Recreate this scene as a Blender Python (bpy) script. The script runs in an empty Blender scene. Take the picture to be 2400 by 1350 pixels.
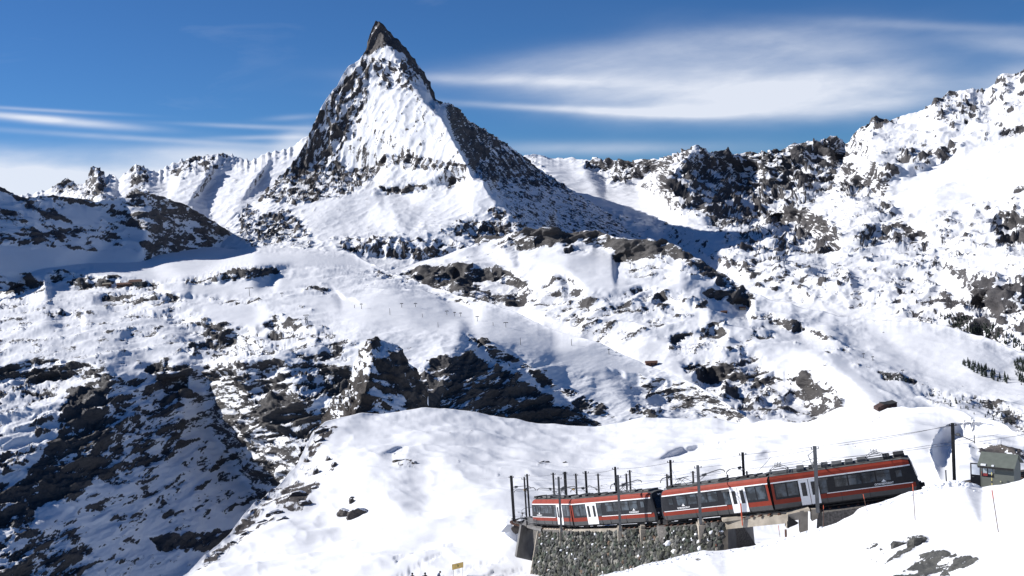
import bpy, bmesh, math, random
import numpy as np
from mathutils import Vector, Matrix
from mathutils.geometry import delaunay_2d_cdt

# ------------------------------------------------------------------ camera
F = 2573.0                       # focal length in pixels of the 2400 px wide frame
PITCH = math.atan((675 - 528) / F)
ROLL = math.radians(3.0)
scene = bpy.context.scene
COL = scene.collection
_f = Vector((0, math.cos(PITCH), -math.sin(PITCH)))
_r0 = Vector((1, 0, 0))
_u0 = _r0.cross(_f)
_r = (_r0 * math.cos(ROLL) - _u0 * math.sin(ROLL))
_u = (_u0 * math.cos(ROLL) + _r0 * math.sin(ROLL))
FW, RT, UP = np.array(_f), np.array(_r), np.array(_u)

cam_d = bpy.data.cameras.new('camera')
cam = bpy.data.objects.new('camera', cam_d)
COL.objects.link(cam)
m = Matrix((_r, _u, -_f)).transposed().to_4x4()
cam.matrix_world = m
cam_d.sensor_width = 36.0
cam_d.lens = 36.0 * F / 2400.0
cam_d.clip_start = 1.0
cam_d.clip_end = 200000.0
scene.camera = cam


def at(px, py, D):
    """world point seen at pixel (px, py) at depth D"""
    px = np.asarray(px, float); py = np.asarray(py, float); D = np.asarray(D, float)
    d = FW + ((px - 1200) / F)[..., None] * RT - ((py - 675) / F)[..., None] * UP
    return d * D[..., None]


def V(px, py, D):
    return Vector(at(px, py, D))


def to_px(p):
    p = np.asarray(p, float)
    D = p @ FW
    return 1200 + F * (p @ RT) / D, 675 - F * (p @ UP) / D, D


# ------------------------------------------------------------------ light
SUN_EL = math.radians(30)
SUN_AZ = math.radians(-74)        # from the view axis, to the left
SUN_DIR = Vector((math.cos(SUN_EL) * math.sin(SUN_AZ), math.cos(SUN_EL) * math.cos(SUN_AZ), math.sin(SUN_EL))).normalized()
world = bpy.data.worlds.new('World')
scene.world = world
world.use_nodes = True
sun_d = bpy.data.lights.new('sun', 'SUN')
sun_d.energy = 5.0
sun_d.angle = math.radians(0.5)
sun_d.color = (1.0, 0.975, 0.945)
sun = bpy.data.objects.new('sun', sun_d)
sun.rotation_euler = SUN_DIR.to_track_quat('Z', 'Y').to_euler()
COL.objects.link(sun)
vs = scene.view_settings
vs.view_transform = 'Standard'
vs.look = 'None'
vs.gamma = 1.0
vs.use_curve_mapping = False
vs.exposure = 0.37


def azel(px, py):
    d = Vector(at(px, py, 1.0)).normalized()
    return math.atan2(d.x, d.y), math.asin(d.z)


def build_world():
    nt = world.node_tree
    N = nt.nodes; L = nt.links
    N.clear()
    out = N.new('ShaderNodeOutputWorld')
    bg = N.new('ShaderNodeBackground')
    bg.inputs['Strength'].default_value = 0.050
    sky = N.new('ShaderNodeTexSky')
    sky.sky_type = 'NISHITA'
    sky.sun_disc = False
    sky.sun_elevation = SUN_EL
    sky.sun_rotation = math.atan2(SUN_DIR.x, SUN_DIR.y)
    sky.altitude = 2800
    sky.air_density = 1.0
    sky.dust_density = 1.2
    sky.ozone_density = 3.0
    tc = N.new('ShaderNodeTexCoord')

    def math_(op, a, b=None, clamp=False):
        n = N.new('ShaderNodeMath'); n.operation = op; n.use_clamp = clamp
        for i, v in enumerate((a, b)):
            if v is None: continue
            if isinstance(v, (int, float)): n.inputs[i].default_value = v
            else: L.new(v, n.inputs[i])
        return n.outputs[0]
    nrm = N.new('ShaderNodeVectorMath'); nrm.operation = 'NORMALIZE'
    L.new(tc.outputs['Generated'], nrm.inputs[0])
    sep = N.new('ShaderNodeSeparateXYZ'); L.new(nrm.outputs[0], sep.inputs[0])
    az = math_('ARCTAN2', sep.outputs[0], sep.outputs[1])
    el = math_('ARCSINE', sep.outputs[2])
    cmb = N.new('ShaderNodeCombineXYZ'); L.new(az, cmb.inputs[0]); L.new(el, cmb.inputs[1])
    # wispy stretched noise
    def noise(sx, sy, scale, detail=7, rough=0.6, off=0.0, dist=0.0):
        mp = N.new('ShaderNodeMapping'); mp.inputs['Scale'].default_value = (sx, sy, 1)
        mp.inputs['Location'].default_value = (off, off * 1.7, 0)
        mp.inputs['Rotation'].default_value = (0, 0, math.radians(-3))
        L.new(cmb.outputs[0], mp.inputs[0])
        n = N.new('ShaderNodeTexNoise'); n.inputs['Scale'].default_value = scale
        n.inputs['Detail'].default_value = detail; n.inputs['Roughness'].default_value = rough
        n.inputs['Distortion'].default_value = dist
        L.new(mp.outputs[0], n.inputs[0])
        return n.outputs[0]
    wisp = noise(1, 3.4, 6, 8, 0.58, 3.1, 0.5)
    fine = noise(1, 4.5, 24, 6, 0.6, 7.7, 0.4)
    warp = noise(1, 3, 9, 4, 0.5, 1.3)
    total = None
    # px, py, rx, ry, angle (deg, image ccw), strength, edge softness
    clouds = [
        (1620, 205, 470, 46, -1, 0.85, 0.8), (1800, 232, 330, 52, 3, 0.80, 0.7),
        (1620, 262, 260, 20, 0, 0.85, 0.6), (1180, 188, 260, 14, -1, 0.70, 0.8), (1480, 120, 330, 30, 6, 0.35, 1.0),
        (1720, 130, 300, 46, 4, 0.42, 1.0), (1960, 115, 330, 34, -8, 0.26, 1.0), (2060, 180, 200, 26, -6, 0.3, 1.0),
        (1330, 256, 330, 9, -3, 0.6, 0.8), (2390, 105, 120, 20, -8, 0.5, 1.0), (2200, 62, 260, 10, -6, 0.25, 1.0),
        (2050, 248, 200, 18, 4, 0.45, 0.9), (2420, 180, 110, 34, 10, 0.5, 1.0),
        (1400, 348, 330, 16, 0, 0.45, 1.0), (150, 285, 200, 11, -3, 1.1, 0.6), (40, 272, 110, 7, -2, 0.7, 0.8), (80, 257, 150, 4, -1, 0.5, 1.0),
        (330, 325, 300, 6, -2, 0.4, 1.0), (600, 297, 180, 5, -1, 0.38, 1.0), (640, 322, 130, 5, 2, 0.4, 1.0),
        (120, 430, 700, 56, 0, 1.5, 0.7), (540, 365, 260, 22, 0, 0.85, 1.0), (0, 470, 500, 70, 0, 1.3, 0.8),
        (690, 330, 50, 22, 20, 0.6, 1.0), (690, 275, 60, 6, 5, 0.25, 1.0),
    ]
    for (px, py, rx, ry, ang, s, soft) in clouds:
        a0, e0 = azel(px, py)
        k = 1.0 / F
        a = math.radians(ang) - ROLL
        dx = math_('SUBTRACT', az, a0); dy = math_('SUBTRACT', el, e0)
        u = math_('ADD', math_('MULTIPLY', dx, math.cos(a) / (rx * k)), math_('MULTIPLY', dy, math.sin(a) / (rx * k)))
        v = math_('ADD', math_('MULTIPLY', dx, -math.sin(a) / (ry * k)), math_('MULTIPLY', dy, math.cos(a) / (ry * k)))
        r2 = math_('ADD', math_('MULTIPLY', u, u), math_('MULTIPLY', v, v))
        # gaussian falloff broken up by the warp noise
        r2n = math_('MULTIPLY', r2, math_('ADD', 0.45, math_('MULTIPLY', warp, 1.1)))
        g = math_('POWER', 2.718, math_('MULTIPLY', r2n, -1.0 / soft))
        g = math_('MULTIPLY', g, s)
        total = g if total is None else math_('ADD', total, g)
    # faint cirrus elsewhere in the sky, as the frame implies
    cir = math_('MULTIPLY', math_('SUBTRACT', wisp, 0.58, True), 0.35)
    tex = math_('ADD', math_('MULTIPLY', wisp, 0.95), math_('MULTIPLY', fine, 0.38))
    dens = math_('ADD', math_('MULTIPLY', total, tex), cir)
    dens = math_('MINIMUM', math_('MULTIPLY', dens, 1.02), 0.86, True)
    up = N.new('ShaderNodeMapRange'); up.inputs[1].default_value = -0.02; up.inputs[2].default_value = 0.0
    L.new(el, up.inputs[0])
    dens = math_('MULTIPLY', dens, up.outputs[0])
    tint = N.new('ShaderNodeMix'); tint.data_type = 'RGBA'; tint.blend_type = 'MULTIPLY'
    tint.inputs[0].default_value = 1.0
    L.new(sky.outputs[0], tint.inputs[6]); tint.inputs[7].default_value = (0.47, 0.87, 1.31, 1)
    mix = N.new('ShaderNodeMix'); mix.data_type = 'RGBA'
    L.new(dens, mix.inputs[0]); L.new(tint.outputs[2], mix.inputs[6])
    mix.inputs[7].default_value = (13.2, 13.8, 15.2, 1)
    L.new(mix.outputs[2], bg.inputs['Color'])
    L.new(bg.outputs[0], out.inputs['Surface'])


build_world()


# ------------------------------------------------------------------ object helpers
def tag(o, label=None, cat=None, group=None, kind=None):
    if label: o['label'] = label
    if cat: o['category'] = cat
    if group: o['group'] = group
    if kind: o['kind'] = kind
    return o


def empty(name, loc, label=None, cat=None, group=None, rot=None):
    o = bpy.data.objects.new(name, None)
    o.empty_display_size = 0.5
    COL.objects.link(o)
    o.location = loc
    if rot is not None: o.rotation_euler = rot
    return tag(o, label, cat, group)


def link_mesh(name, me, mat=None, parent=None, smooth=False):
    if mat is not None:
        me.materials.clear(); me.materials.append(mat)
    if smooth:
        me.polygons.foreach_set('use_smooth', np.ones(len(me.polygons), bool))
    o = bpy.data.objects.new(name, me)
    COL.objects.link(o)
    if parent is not None: o.parent = parent
    return o


def obj(name, bm, mat=None, parent=None, smooth=False):
    me = bpy.data.meshes.new(name)
    bm.normal_update()
    bm.to_mesh(me); bm.free()
    return link_mesh(name, me, mat, parent, smooth)


def copy_tree(o, parent=None):
    c = o.copy(); COL.objects.link(c)
    if parent is not None: c.parent = parent
    for ch in [x for x in KIDS.get(o.name, [])]:
        copy_tree(ch, c)
    return c


KIDS = {}


def index_kids(root):
    KIDS.clear()
    def rec(o):
        KIDS[o.name] = [c for c in bpy.data.objects if c.parent == o]
        for c in KIDS[o.name]: rec(c)
    rec(root)


def box(bm, x0, x1, y0, y1, z0, z1, mat=None):
    vs_ = [bm.verts.new(p) for p in ((x0, y0, z0), (x1, y0, z0), (x1, y1, z0), (x0, y1, z0),
                                     (x0, y0, z1), (x1, y0, z1), (x1, y1, z1), (x0, y1, z1))]
    for f in ((0, 3, 2, 1), (4, 5, 6, 7), (0, 1, 5, 4), (1, 2, 6, 5), (2, 3, 7, 6), (3, 0, 4, 7)):
        bm.faces.new([vs_[i] for i in f])
    return vs_


def tube(bm, a, b, r, n=6, r2=None):
    a = Vector(a); b = Vector(b)
    d = (b - a)
    if d.length < 1e-9: return
    d.normalize()
    x = d.orthogonal().normalized(); y = d.cross(x)
    r2 = r if r2 is None else r2
    A = [bm.verts.new(a + (x * math.cos(t) + y * math.sin(t)) * r) for t in [2 * math.pi * i / n for i in range(n)]]
    B = [bm.verts.new(b + (x * math.cos(t) + y * math.sin(t)) * r2) for t in [2 * math.pi * i / n for i in range(n)]]
    for i in range(n):
        bm.faces.new((A[i], A[(i + 1) % n], B[(i + 1) % n], B[i]))
    bm.faces.new(list(reversed(A))); bm.faces.new(B)


def polytube(bm, pts, r, n=5):
    for a, b in zip(pts[:-1], pts[1:]): tube(bm, a, b, r, n)


# ------------------------------------------------------------------ noise (numpy)
def _hash(ix, iy, iz, seed):
    h = (ix.astype(np.int64) * 374761393 + iy.astype(np.int64) * 668265263 + iz.astype(np.int64) * 2147483647 + seed * 974711) & 0xFFFFFFFF
    h = ((h ^ (h >> 13)) * 1274126177) & 0xFFFFFFFF
    h = ((h ^ (h >> 16)) * 2246822519) & 0xFFFFFFFF
    return (h ^ (h >> 15)) & 0xFFFF


_rs = np.random.RandomState(5)
_G = _rs.normal(size=(65536, 3)).astype(np.float32)
_G /= np.linalg.norm(_G, axis=1)[:, None]


def gnoise(p, seed=0):
    p = np.asarray(p, np.float64)
    i = np.floor(p).astype(np.int64)
    f = (p - i).astype(np.float32)
    u = f * f * f * (f * (f * 6 - 15) + 10)
    res = 0
    for dx in (0, 1):
        wx = u[:, 0] if dx else 1 - u[:, 0]
        for dy in (0, 1):
            wy = u[:, 1] if dy else 1 - u[:, 1]
            for dz in (0, 1):
                wz = u[:, 2] if dz else 1 - u[:, 2]
                g = _G[_hash(i[:, 0] + dx, i[:, 1] + dy, i[:, 2] + dz, seed)]
                d = g[:, 0] * (f[:, 0] - dx) + g[:, 1] * (f[:, 1] - dy) + g[:, 2] * (f[:, 2] - dz)
                res = res + wx * wy * wz * d
    return res * 1.6


def fbm(p, octv=5, gain=0.5, seed=0, lac=2.03):
    a = 1.0; s = 0; tot = 0
    for k in range(octv):
        s = s + a * gnoise(p, seed + k * 7); tot += a
        a *= gain; p = p * lac + 13.7
    return s / tot


def ridged(p, octv=5, gain=0.5, seed=0, lac=2.07):
    a = 1.0; s = 0; tot = 0; w = 1.0
    for k in range(octv):
        n = 1 - np.abs(gnoise(p, seed + k * 11)) * 1.5
        n = n * n
        s = s + a * n * w; tot += a
        w = np.clip(n * 1.4, 0, 1)
        a *= gain; p = p * lac + 5.3
    return s / tot


def sstep(a, b, x):
    t = np.clip((x - a) / (b - a), 0, 1)
    return t * t * (3 - 2 * t)


def poly_sd(X, Y, poly):
    """signed distance (positive inside) to a pixel polygon"""
    n = len(poly)
    d2 = np.full(X.shape, 1e18); inside = np.zeros(X.shape, bool)
    for i in range(n):
        x0, y0 = poly[i]; x1, y1 = poly[(i + 1) % n]
        ex, ey = x1 - x0, y1 - y0
        wx, wy = X - x0, Y - y0
        t = np.clip((wx * ex + wy * ey) / (ex * ex + ey * ey + 1e-9), 0, 1)
        d2 = np.minimum(d2, (wx - ex * t) ** 2 + (wy - ey * t) ** 2)
        c = ((y0 <= Y) & (y1 > Y)) | ((y1 <= Y) & (y0 > Y))
        if y1 != y0:
            inside ^= c & (X < x0 + (Y - y0) * ex / (y1 - y0))
    d = np.sqrt(d2)
    return np.where(inside, d, -d)


def line_sd(X, Y, pts):
    d2 = np.full(X.shape, 1e18)
    for (x0, y0), (x1, y1) in zip(pts[:-1], pts[1:]):
        ex, ey = x1 - x0, y1 - y0
        wx, wy = X - x0, Y - y0
        t = np.clip((wx * ex + wy * ey) / (ex * ex + ey * ey + 1e-9), 0, 1)
        d2 = np.minimum(d2, (wx - ex * t) ** 2 + (wy - ey * t) ** 2)
    return np.sqrt(d2)


def pp(s):
    return [tuple(float(v) for v in t.split(',')) for t in s.split()]


def blur(a, n):
    for _ in range(n):
        b = np.pad(a, 1, mode='edge')
        a = (b[1:-1, 1:-1] * 4 + (b[:-2, 1:-1] + b[2:, 1:-1] + b[1:-1, :-2] + b[1:-1, 2:]) * 2
             + b[:-2, :-2] + b[2:, 2:] + b[:-2, 2:] + b[2:, :-2]) / 16
    return a


def tin(X, Y, lines, pts):
    """piecewise planar interpolation of 1/D through ridge lines and points"""
    co = []; val = []; edges = []; index = {}
    def add(p):
        k = (round(p[0], 1), round(p[1], 1))
        if k in index: return index[k]
        index[k] = len(co); co.append(Vector((p[0], p[1]))); val.append(1.0 / p[2])
        return index[k]
    for ln in lines:
        ids = [add(p) for p in ln]
        edges += [(a, b) for a, b in zip(ids[:-1], ids[1:]) if a != b]
    for p in pts: add(p)
    vo, eo, fo, ov, oe, of = delaunay_2d_cdt(co, edges, [], 0, 1e-4)
    vals = []
    for i, v in enumerate(vo):
        if ov[i]: vals.append(val[ov[i][0]])
        else:     # a crossing of two lines: nearest inputs
            ds = sorted((((v - c).length, j) for j, c in enumerate(co)))[:2]
            w = [1 / (d + 1e-3) for d, j in ds]
            vals.append(sum(wi * val[j] for wi, (d, j) in zip(w, ds)) / sum(w))
    out = np.full(X.shape, np.nan)
    for f in fo:
        (ax, ay), (bx, by), (cx, cy) = [tuple(vo[i]) for i in f[:3]]
        A, B, Cc = [vals[i] for i in f[:3]]
        x0, x1 = min(ax, bx, cx) - 1, max(ax, bx, cx) + 1
        y0, y1 = min(ay, by, cy) - 1, max(ay, by, cy) + 1
        sel = (X >= x0) & (X <= x1) & (Y >= y0) & (Y <= y1)
        if not sel.any(): continue
        xs, ys = X[sel], Y[sel]
        det = (by - cy) * (ax - cx) + (cx - bx) * (ay - cy)
        if abs(det) < 1e-9: continue
        l1 = ((by - cy) * (xs - cx) + (cx - bx) * (ys - cy)) / det
        l2 = ((cy - ay) * (xs - cx) + (ax - cx) * (ys - cy)) / det
        l3 = 1 - l1 - l2
        ok = (l1 > -1e-3) & (l2 > -1e-3) & (l3 > -1e-3)
        o = out[sel]; o[ok] = (l1 * A + l2 * B + l3 * Cc)[ok]; out[sel] = o
    bad = np.isnan(out)
    if bad.any():
        cx = np.array([c[0] for c in co]); cy = np.array([c[1] for c in co]); v = np.array(val)
        xs, ys = X[bad], Y[bad]
        best = np.full(xs.shape, 1e18); r = np.zeros(xs.shape)
        for i in range(len(v)):
            d = (xs - cx[i]) ** 2 + (ys - cy[i]) ** 2
            s = d < best; best[s] = d[s]; r[s] = v[i]
        out[bad] = r
    return out


# ------------------------------------------------------------------ materials
def nodes_of(mat):
    mat.use_nodes = True
    return mat.node_tree.nodes, mat.node_tree.links


def plain(name, col, rough=0.6, metal=0.0, var=0.12, scale=3.0, spec=0.5):
    """painted / metal / concrete surface with slight mottling and grain"""
    mat = bpy.data.materials.new(name)
    N, L = nodes_of(mat)
    b = N['Principled BSDF']
    b.inputs['Roughness'].default_value = rough
    b.inputs['Metallic'].default_value = metal
    b.inputs['Specular IOR Level'].default_value = spec
    tc = N.new('ShaderNodeTexCoord')
    n = N.new('ShaderNodeTexNoise'); n.inputs['Scale'].default_value = scale; n.inputs['Detail'].default_value = 5
    L.new(tc.outputs['Object'], n.inputs[0])
    r = N.new('ShaderNodeValToRGB')
    r.color_ramp.elements[0].position = 0.3; r.color_ramp.elements[1].position = 0.7
    r.color_ramp.elements[0].color = tuple(c * (1 - var) for c in col) + (1,)
    r.color_ramp.elements[1].color = tuple(min(1, c * (1 + var)) for c in col) + (1,)
    L.new(n.outputs[0], r.inputs[0]); L.new(r.outputs[0], b.inputs['Base Color'])
    return mat


def terrain_mat(name, px_m, rock_a=(0.030, 0.030, 0.034), rock_b=(0.115, 0.105, 0.098), fine=0.55, aniso=(0.7, 0.7, 2.4),
                bump=0.5, snow=(0.80, 0.805, 0.825), edge=(0.45, 0.56), rockbump=6.0, rot=0.0):
    """snow over rock; px_m = metres per photo pixel, sets the grain"""
    mat = bpy.data.materials.new(name)
    N, L = nodes_of(mat)
    b = N['Principled BSDF']
    tc = N.new('ShaderNodeTexCoord')
    mp = N.new('ShaderNodeMapping')
    mp.vector_type = 'TEXTURE'
    mp.inputs['Rotation'].default_value = (0, rot, 0)
    mp.inputs['Scale'].default_value = tuple(px_m / a for a in aniso)
    L.new(tc.outputs['Object'], mp.inputs[0])

    def noise(scale, detail=4, rough=0.6, dist=0.0):
        n = N.new('ShaderNodeTexNoise'); n.inputs['Scale'].default_value = scale
        n.inputs['Detail'].default_value = detail; n.inputs['Roughness'].default_value = rough
        n.inputs['Distortion'].default_value = dist
        L.new(mp.outputs[0], n.inputs[0]); return n.outputs[0]

    def mth(op, a, bb, clamp=False):
        n = N.new('ShaderNodeMath'); n.operation = op; n.use_clamp = clamp
        for i, v in enumerate((a, bb)):
            if isinstance(v, (int, float)): n.inputs[i].default_value = v
            else: L.new(v, n.inputs[i])
        return n.outputs[0]
    at_ = N.new('ShaderNodeAttribute'); at_.attribute_name = 'rock'
    n1 = noise(0.16, 6, 0.68, 0.4)
    n2 = noise(0.035, 5, 0.6)
    f = mth('ADD', at_.outputs['Fac'], mth('MULTIPLY', mth('SUBTRACT', n1, 0.5), fine * 2))
    mr = N.new('ShaderNodeMapRange'); mr.interpolation_type = 'SMOOTHSTEP'
    mr.inputs[1].default_value = edge[0]; mr.inputs[2].default_value = edge[1]
    L.new(f, mr.inputs[0])
    rr = N.new('ShaderNodeValToRGB')
    e = rr.color_ramp.elements
    e[0].position = 0.30; e[0].color = rock_a + (1,)
    e[1].position = 0.72; e[1].color = rock_b + (1,)
    mid = e.new(0.5); mid.color = tuple((p * 0.55 + q * 0.45) for p, q in zip(rock_a, rock_b)) + (1,)
    L.new(mth('ADD', mth('MULTIPLY', n1, 0.6), mth('MULTIPLY', n2, 0.4)), rr.inputs[0])
    sn = N.new('ShaderNodeValToRGB')
    sn.color_ramp.elements[0].position = 0.3; sn.color_ramp.elements[1].position = 0.7
    sn.color_ramp.elements[0].color = tuple(c * 0.95 for c in snow) + (1,)
    sn.color_ramp.elements[1].color = snow + (1,)
    L.new(n2, sn.inputs[0])
    mx = N.new('ShaderNodeMix'); mx.data_type = 'RGBA'
    L.new(mr.outputs[0], mx.inputs[0]); L.new(sn.outputs[0], mx.inputs[6]); L.new(rr.outputs[0], mx.inputs[7])
    L.new(mx.outputs[2], b.inputs['Base Color'])
    b.inputs['Roughness'].default_value = 0.75
    b.inputs['Specular IOR Level'].default_value = 0.25
    bp = N.new('ShaderNodeBump')
    bp.inputs['Strength'].default_value = bump
    bp.inputs['Distance'].default_value = px_m * 1.0
    # rock is rough, snow only softly rippled
    nb = noise(0.22, 7, 0.72)
    hh = mth('MULTIPLY', nb, mth('ADD', mth('MULTIPLY', mr.outputs[0], rockbump), 0.5))
    L.new(hh, bp.inputs['Height']); L.new(bp.outputs[0], b.inputs['Normal'])
    return mat


# ------------------------------------------------------------------ terrain builder
def vnormals(P):
    du = np.gradient(P, axis=1); dv = np.gradient(P, axis=0)
    n = np.cross(du, dv)
    n /= np.linalg.norm(n, axis=2)[..., None] + 1e-12
    s = np.sign((n * -P).sum(2)); s[s == 0] = 1
    return n * s[..., None]


LAYERS = {}


def terrain(name, crest, bottom, lines=(), pts=(), paint=(), Dref=5000, step=2.6, sm=14, amp=(3, 1.2), lam=(70, 16),
            aniso=(1, 1, 1), rot=0.0, slope=(0.62, 0.30), crest_jag=0.0, back=0.35, backslope=0.7, rocknoise=0.25,
            warp=8, base=0.0, seed=1, mat=None, terrace=0.0, terr_lam=14, craggain=1.2, mods=None, label=None, streak=(0.55, 1.9), smooth0=0.22, proud=0.9, jagw=30.0, gain=0.50, scarps=(), pgain=1.25, scf=0.75, scwob=9.0):
    """front of a landform through its crest, ridge lines and foot, with real relief, then its far side falling away"""
    cx = [c[0] for c in crest]; cy = [c[1] for c in crest]
    bx = [c[0] for c in bottom]; by = [c[1] for c in bottom]
    x0, x1 = cx[0], cx[-1]
    nx = int((x1 - x0) / step) + 1
    xs = np.linspace(x0, x1, nx)
    yt = np.interp(xs, cx, cy); yb = np.interp(xs, bx, by)
    ny = int(np.max(yb - yt) / step) + 1
    # perspective-aware rows, denser towards the crest
    t = np.linspace(0, 1, ny)[:, None]
    X = np.repeat(xs[None, :], ny, 0)
    Y = yb[None, :] * (1 - t) + yt[None, :] * t
    # depth on a regular raster, softened inside the landform only, then sampled
    rs_ = 3.0
    gx = np.arange(x0 - 12, x1 + 15, rs_); gy = np.arange(yt.min() - 12, yb.max() + 15, rs_)
    GX, GY = np.meshgrid(gx, gy)
    gi = tin(GX, GY, [crest, bottom] + list(lines), pts)
    msk = ((GY >= np.interp(gx, cx, cy)[None, :] - 1) & (GY <= np.interp(gx, bx, by)[None, :] + 1) & (GX >= x0) & (GX <= x1)).astype(float)
    gi = blur(gi * msk, sm); mm = blur(msk, sm)
    good = mm > 0.02
    gi = np.where(good, gi / np.maximum(mm, 1e-9), 0); gm = good.astype(float)
    for _ in range(30):
        if gm.min() > 0: break
        a_, b_ = blur(gi * gm, 1), blur(gm, 1)
        new = (gm == 0) & (b_ > 0)
        gi = np.where(new, a_ / np.maximum(b_, 1e-9), gi); gm = np.maximum(gm, (b_ > 0) * 1.0)

    def samp(X, Y):
        fx = np.clip((X - gx[0]) / rs_, 0, len(gx) - 1.001); fy = np.clip((Y - gy[0]) / rs_, 0, len(gy) - 1.001)
        ix = fx.astype(int); iy = fy.astype(int); fx = fx - ix; fy = fy - iy
        return (gi[iy, ix] * (1 - fx) * (1 - fy) + gi[iy, ix + 1] * fx * (1 - fy) + gi[iy + 1, ix] * (1 - fx) * fy + gi[iy + 1, ix + 1] * fx * fy)
    inv = samp(X, Y)
    D = 1.0 / inv
    # scarps: the slope turns to a steep wall under each line, then eases back
    for si, (ln, fade) in enumerate(scarps):
        lx = [a_[0] for a_ in ln]
        wob = fbm(np.stack([xs / 16.0, np.full(nx, si * 7.7), np.full(nx, seed * 1.3)], 1), 4, 0.55, 600) * scwob
        ydir = np.interp(xs, lx, [a_[1] for a_ in ln])
        th = np.maximum(np.interp(xs, lx, [a_[2] for a_ in ln], left=0, right=0), 0)
        kk = np.clip(-np.gradient(D, axis=0) / np.where(np.abs(np.gradient(Y, axis=0)) < 1e-6, -1e-6, np.gradient(Y, axis=0)), 0, None)
        kk = blur(kk, 25) * scf
        t0 = Y - ydir[None, :]
        tw = np.clip(t0 - wob[None, :], 0, None)
        thb = th[None, :] + 1e-6
        dl = kk * np.minimum(tw, thb) * np.where(t0 < 0, sstep(-8, 0, t0), 1 - sstep(0, 1, (t0 - thb) / (fade + thb)))
        D = D + blur(dl, 3)
    if crest_jag:
        q = np.stack([xs / jagw, np.zeros(nx), np.full(nx, seed * 3.1)], 1)
        jag = crest_jag * (ridged(q, 4, 0.55, seed + 50) - 0.5)
        Y = Y - jag[None, :] * sstep(45, 0, Y - yt[None, :])
    P = at(X, Y, D)
    Nn = vnormals(P)
    pxm = Dref / F
    c, s = math.cos(rot), math.sin(rot)
    q = P.reshape(-1, 3) / pxm
    q = np.stack([q[:, 0] * c + q[:, 2] * s, q[:, 1], -q[:, 0] * s + q[:, 2] * c], 1) * np.array(aniso)
    # painted maps: rock cover, which in places also carries the tone of shaded ground
    w1 = fbm(P.reshape(-1, 3) / pxm / 26.0, 4, 0.6, seed + 90).reshape(X.shape)
    w2 = fbm(P.reshape(-1, 3) / pxm / 26.0 + 31.7, 4, 0.6, seed + 91).reshape(X.shape)
    Xw = X + w1 * warp * 2; Yw = Y + w2 * warp * 1.4
    R = np.full(X.shape, base, float); A = np.ones(X.shape)
    for item in paint:
        poly, r, a = item[:3]
        fe = item[3] if len(item) > 3 else 10.0
        w = sstep(-fe, fe, poly_sd(Xw, Yw, pp(poly) if isinstance(poly, str) else poly))
        R = R * (1 - w) + r * w
        if a is not None: A = A * (1 - w) + a * w
    sh3 = X.shape
    # streaky rock: where ribs and ledges break through the snow
    ql = np.stack([q[:, 0] * streak[0], q[:, 1] * streak[0], q[:, 2] * streak[1]], 1)
    R = base + (R - base) * np.where(R > base, pgain, 1.0)
    big = fbm(ql / (lam[0] * 0.75), 4, 0.52, seed).reshape(sh3)
    st1 = fbm(ql / 30.0, 6, 0.72, seed + 40).reshape(sh3)
    st2 = ridged(ql / 60.0 + 9.1, 5, 0.6, seed + 44).reshape(sh3) - 0.5
    pat = (st1 * 1.5 + st2 * 0.55) * rocknoise * 4.0
    pat = pat * (0.70 + 0.85 * sstep(0.0, 0.5, R))
    rk0 = R + pat
    crag = sstep(0.30, 0.62, rk0) * sstep(-0.25, 0.15, R)
    rd = ridged(ql / (lam[1] * 3.4), 6, gain, seed + 3).reshape(sh3) - 0.5
    rough = smooth0 + (1 - smooth0) * sstep(-0.15, 0.45, R)
    d = big * amp[0] * (0.5 + 0.5 * rough) + rd * amp[1] * rough * (1 + craggain * crag) + crag * proud * (1 + 1.5 * st1 + 1.0 * st2)
    if terrace:
        zz = (P[..., 2] / pxm + w1 * 14 + X * 0.05) / terr_lam
        fr = zz - np.floor(zz)
        d = d + terrace * (0.15 + crag) * (np.where(fr < 0.75, fr / 0.75, (1 - fr) / 0.25) - 0.5) * (1.0 + w2)
    d = d * A * pxm * (D / Dref) ** 0.5
    if mods is not None: d = d + mods(X, Y, Xw, Yw, D, P)
    P = P + Nn * d[..., None]
    N2 = vnormals(P)
    nz = N2[..., 2]
    steep = sstep(slope[0], slope[1], nz)
    rock = rk0 + steep * 0.5 - 0.12 * sstep(0.7, 0.95, nz)
    rock = np.clip(rock, -0.5, 1.3)
    # far side
    nb = 14
    rows = [P]; rk = [rock]
    crestP = P[-1]
    hd = crestP * np.array([1, 1, 0]); hd /= np.linalg.norm(hd, axis=1)[:, None]
    Dc = np.median(D[-1])
    for k in range(1, nb + 1):
        sdist = Dc * back * (k / nb) ** 1.7
        Q = crestP + hd * sdist
        Q[:, 2] -= sdist * backslope * (0.35 + 0.65 * min(1, k / 5))
        Q[:, 2] += fbm(Q / (Dc * 0.02), 3, 0.5, seed + 70) * Dc * 0.004 * min(1, k / 3)
        rows.append(Q[None]); rk.append(np.full((1, len(Q)), 0.3) + 0 * rk[0][:1])
    P = np.concatenate(rows); rock = np.concatenate(rk)
    H, W = P.shape[:2]
    idx = np.arange(H * W).reshape(H, W)
    quads = np.stack([idx[:-1, :-1], idx[:-1, 1:], idx[1:, 1:], idx[1:, :-1]], -1).reshape(-1, 4)
    me = bpy.data.meshes.new(name)
    me.vertices.add(H * W); me.vertices.foreach_set('co', P.reshape(-1).astype(np.float32))
    nq = len(quads)
    me.loops.add(nq * 4); me.loops.foreach_set('vertex_index', quads.reshape(-1).astype(np.int32))
    me.polygons.add(nq); me.polygons.foreach_set('loop_start', (np.arange(nq) * 4).astype(np.int32))
    me.polygons.foreach_set('use_smooth', np.ones(nq, bool))
    me.update(calc_edges=True)
    at_ = me.attributes.new('rock', 'FLOAT', 'POINT')
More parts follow.
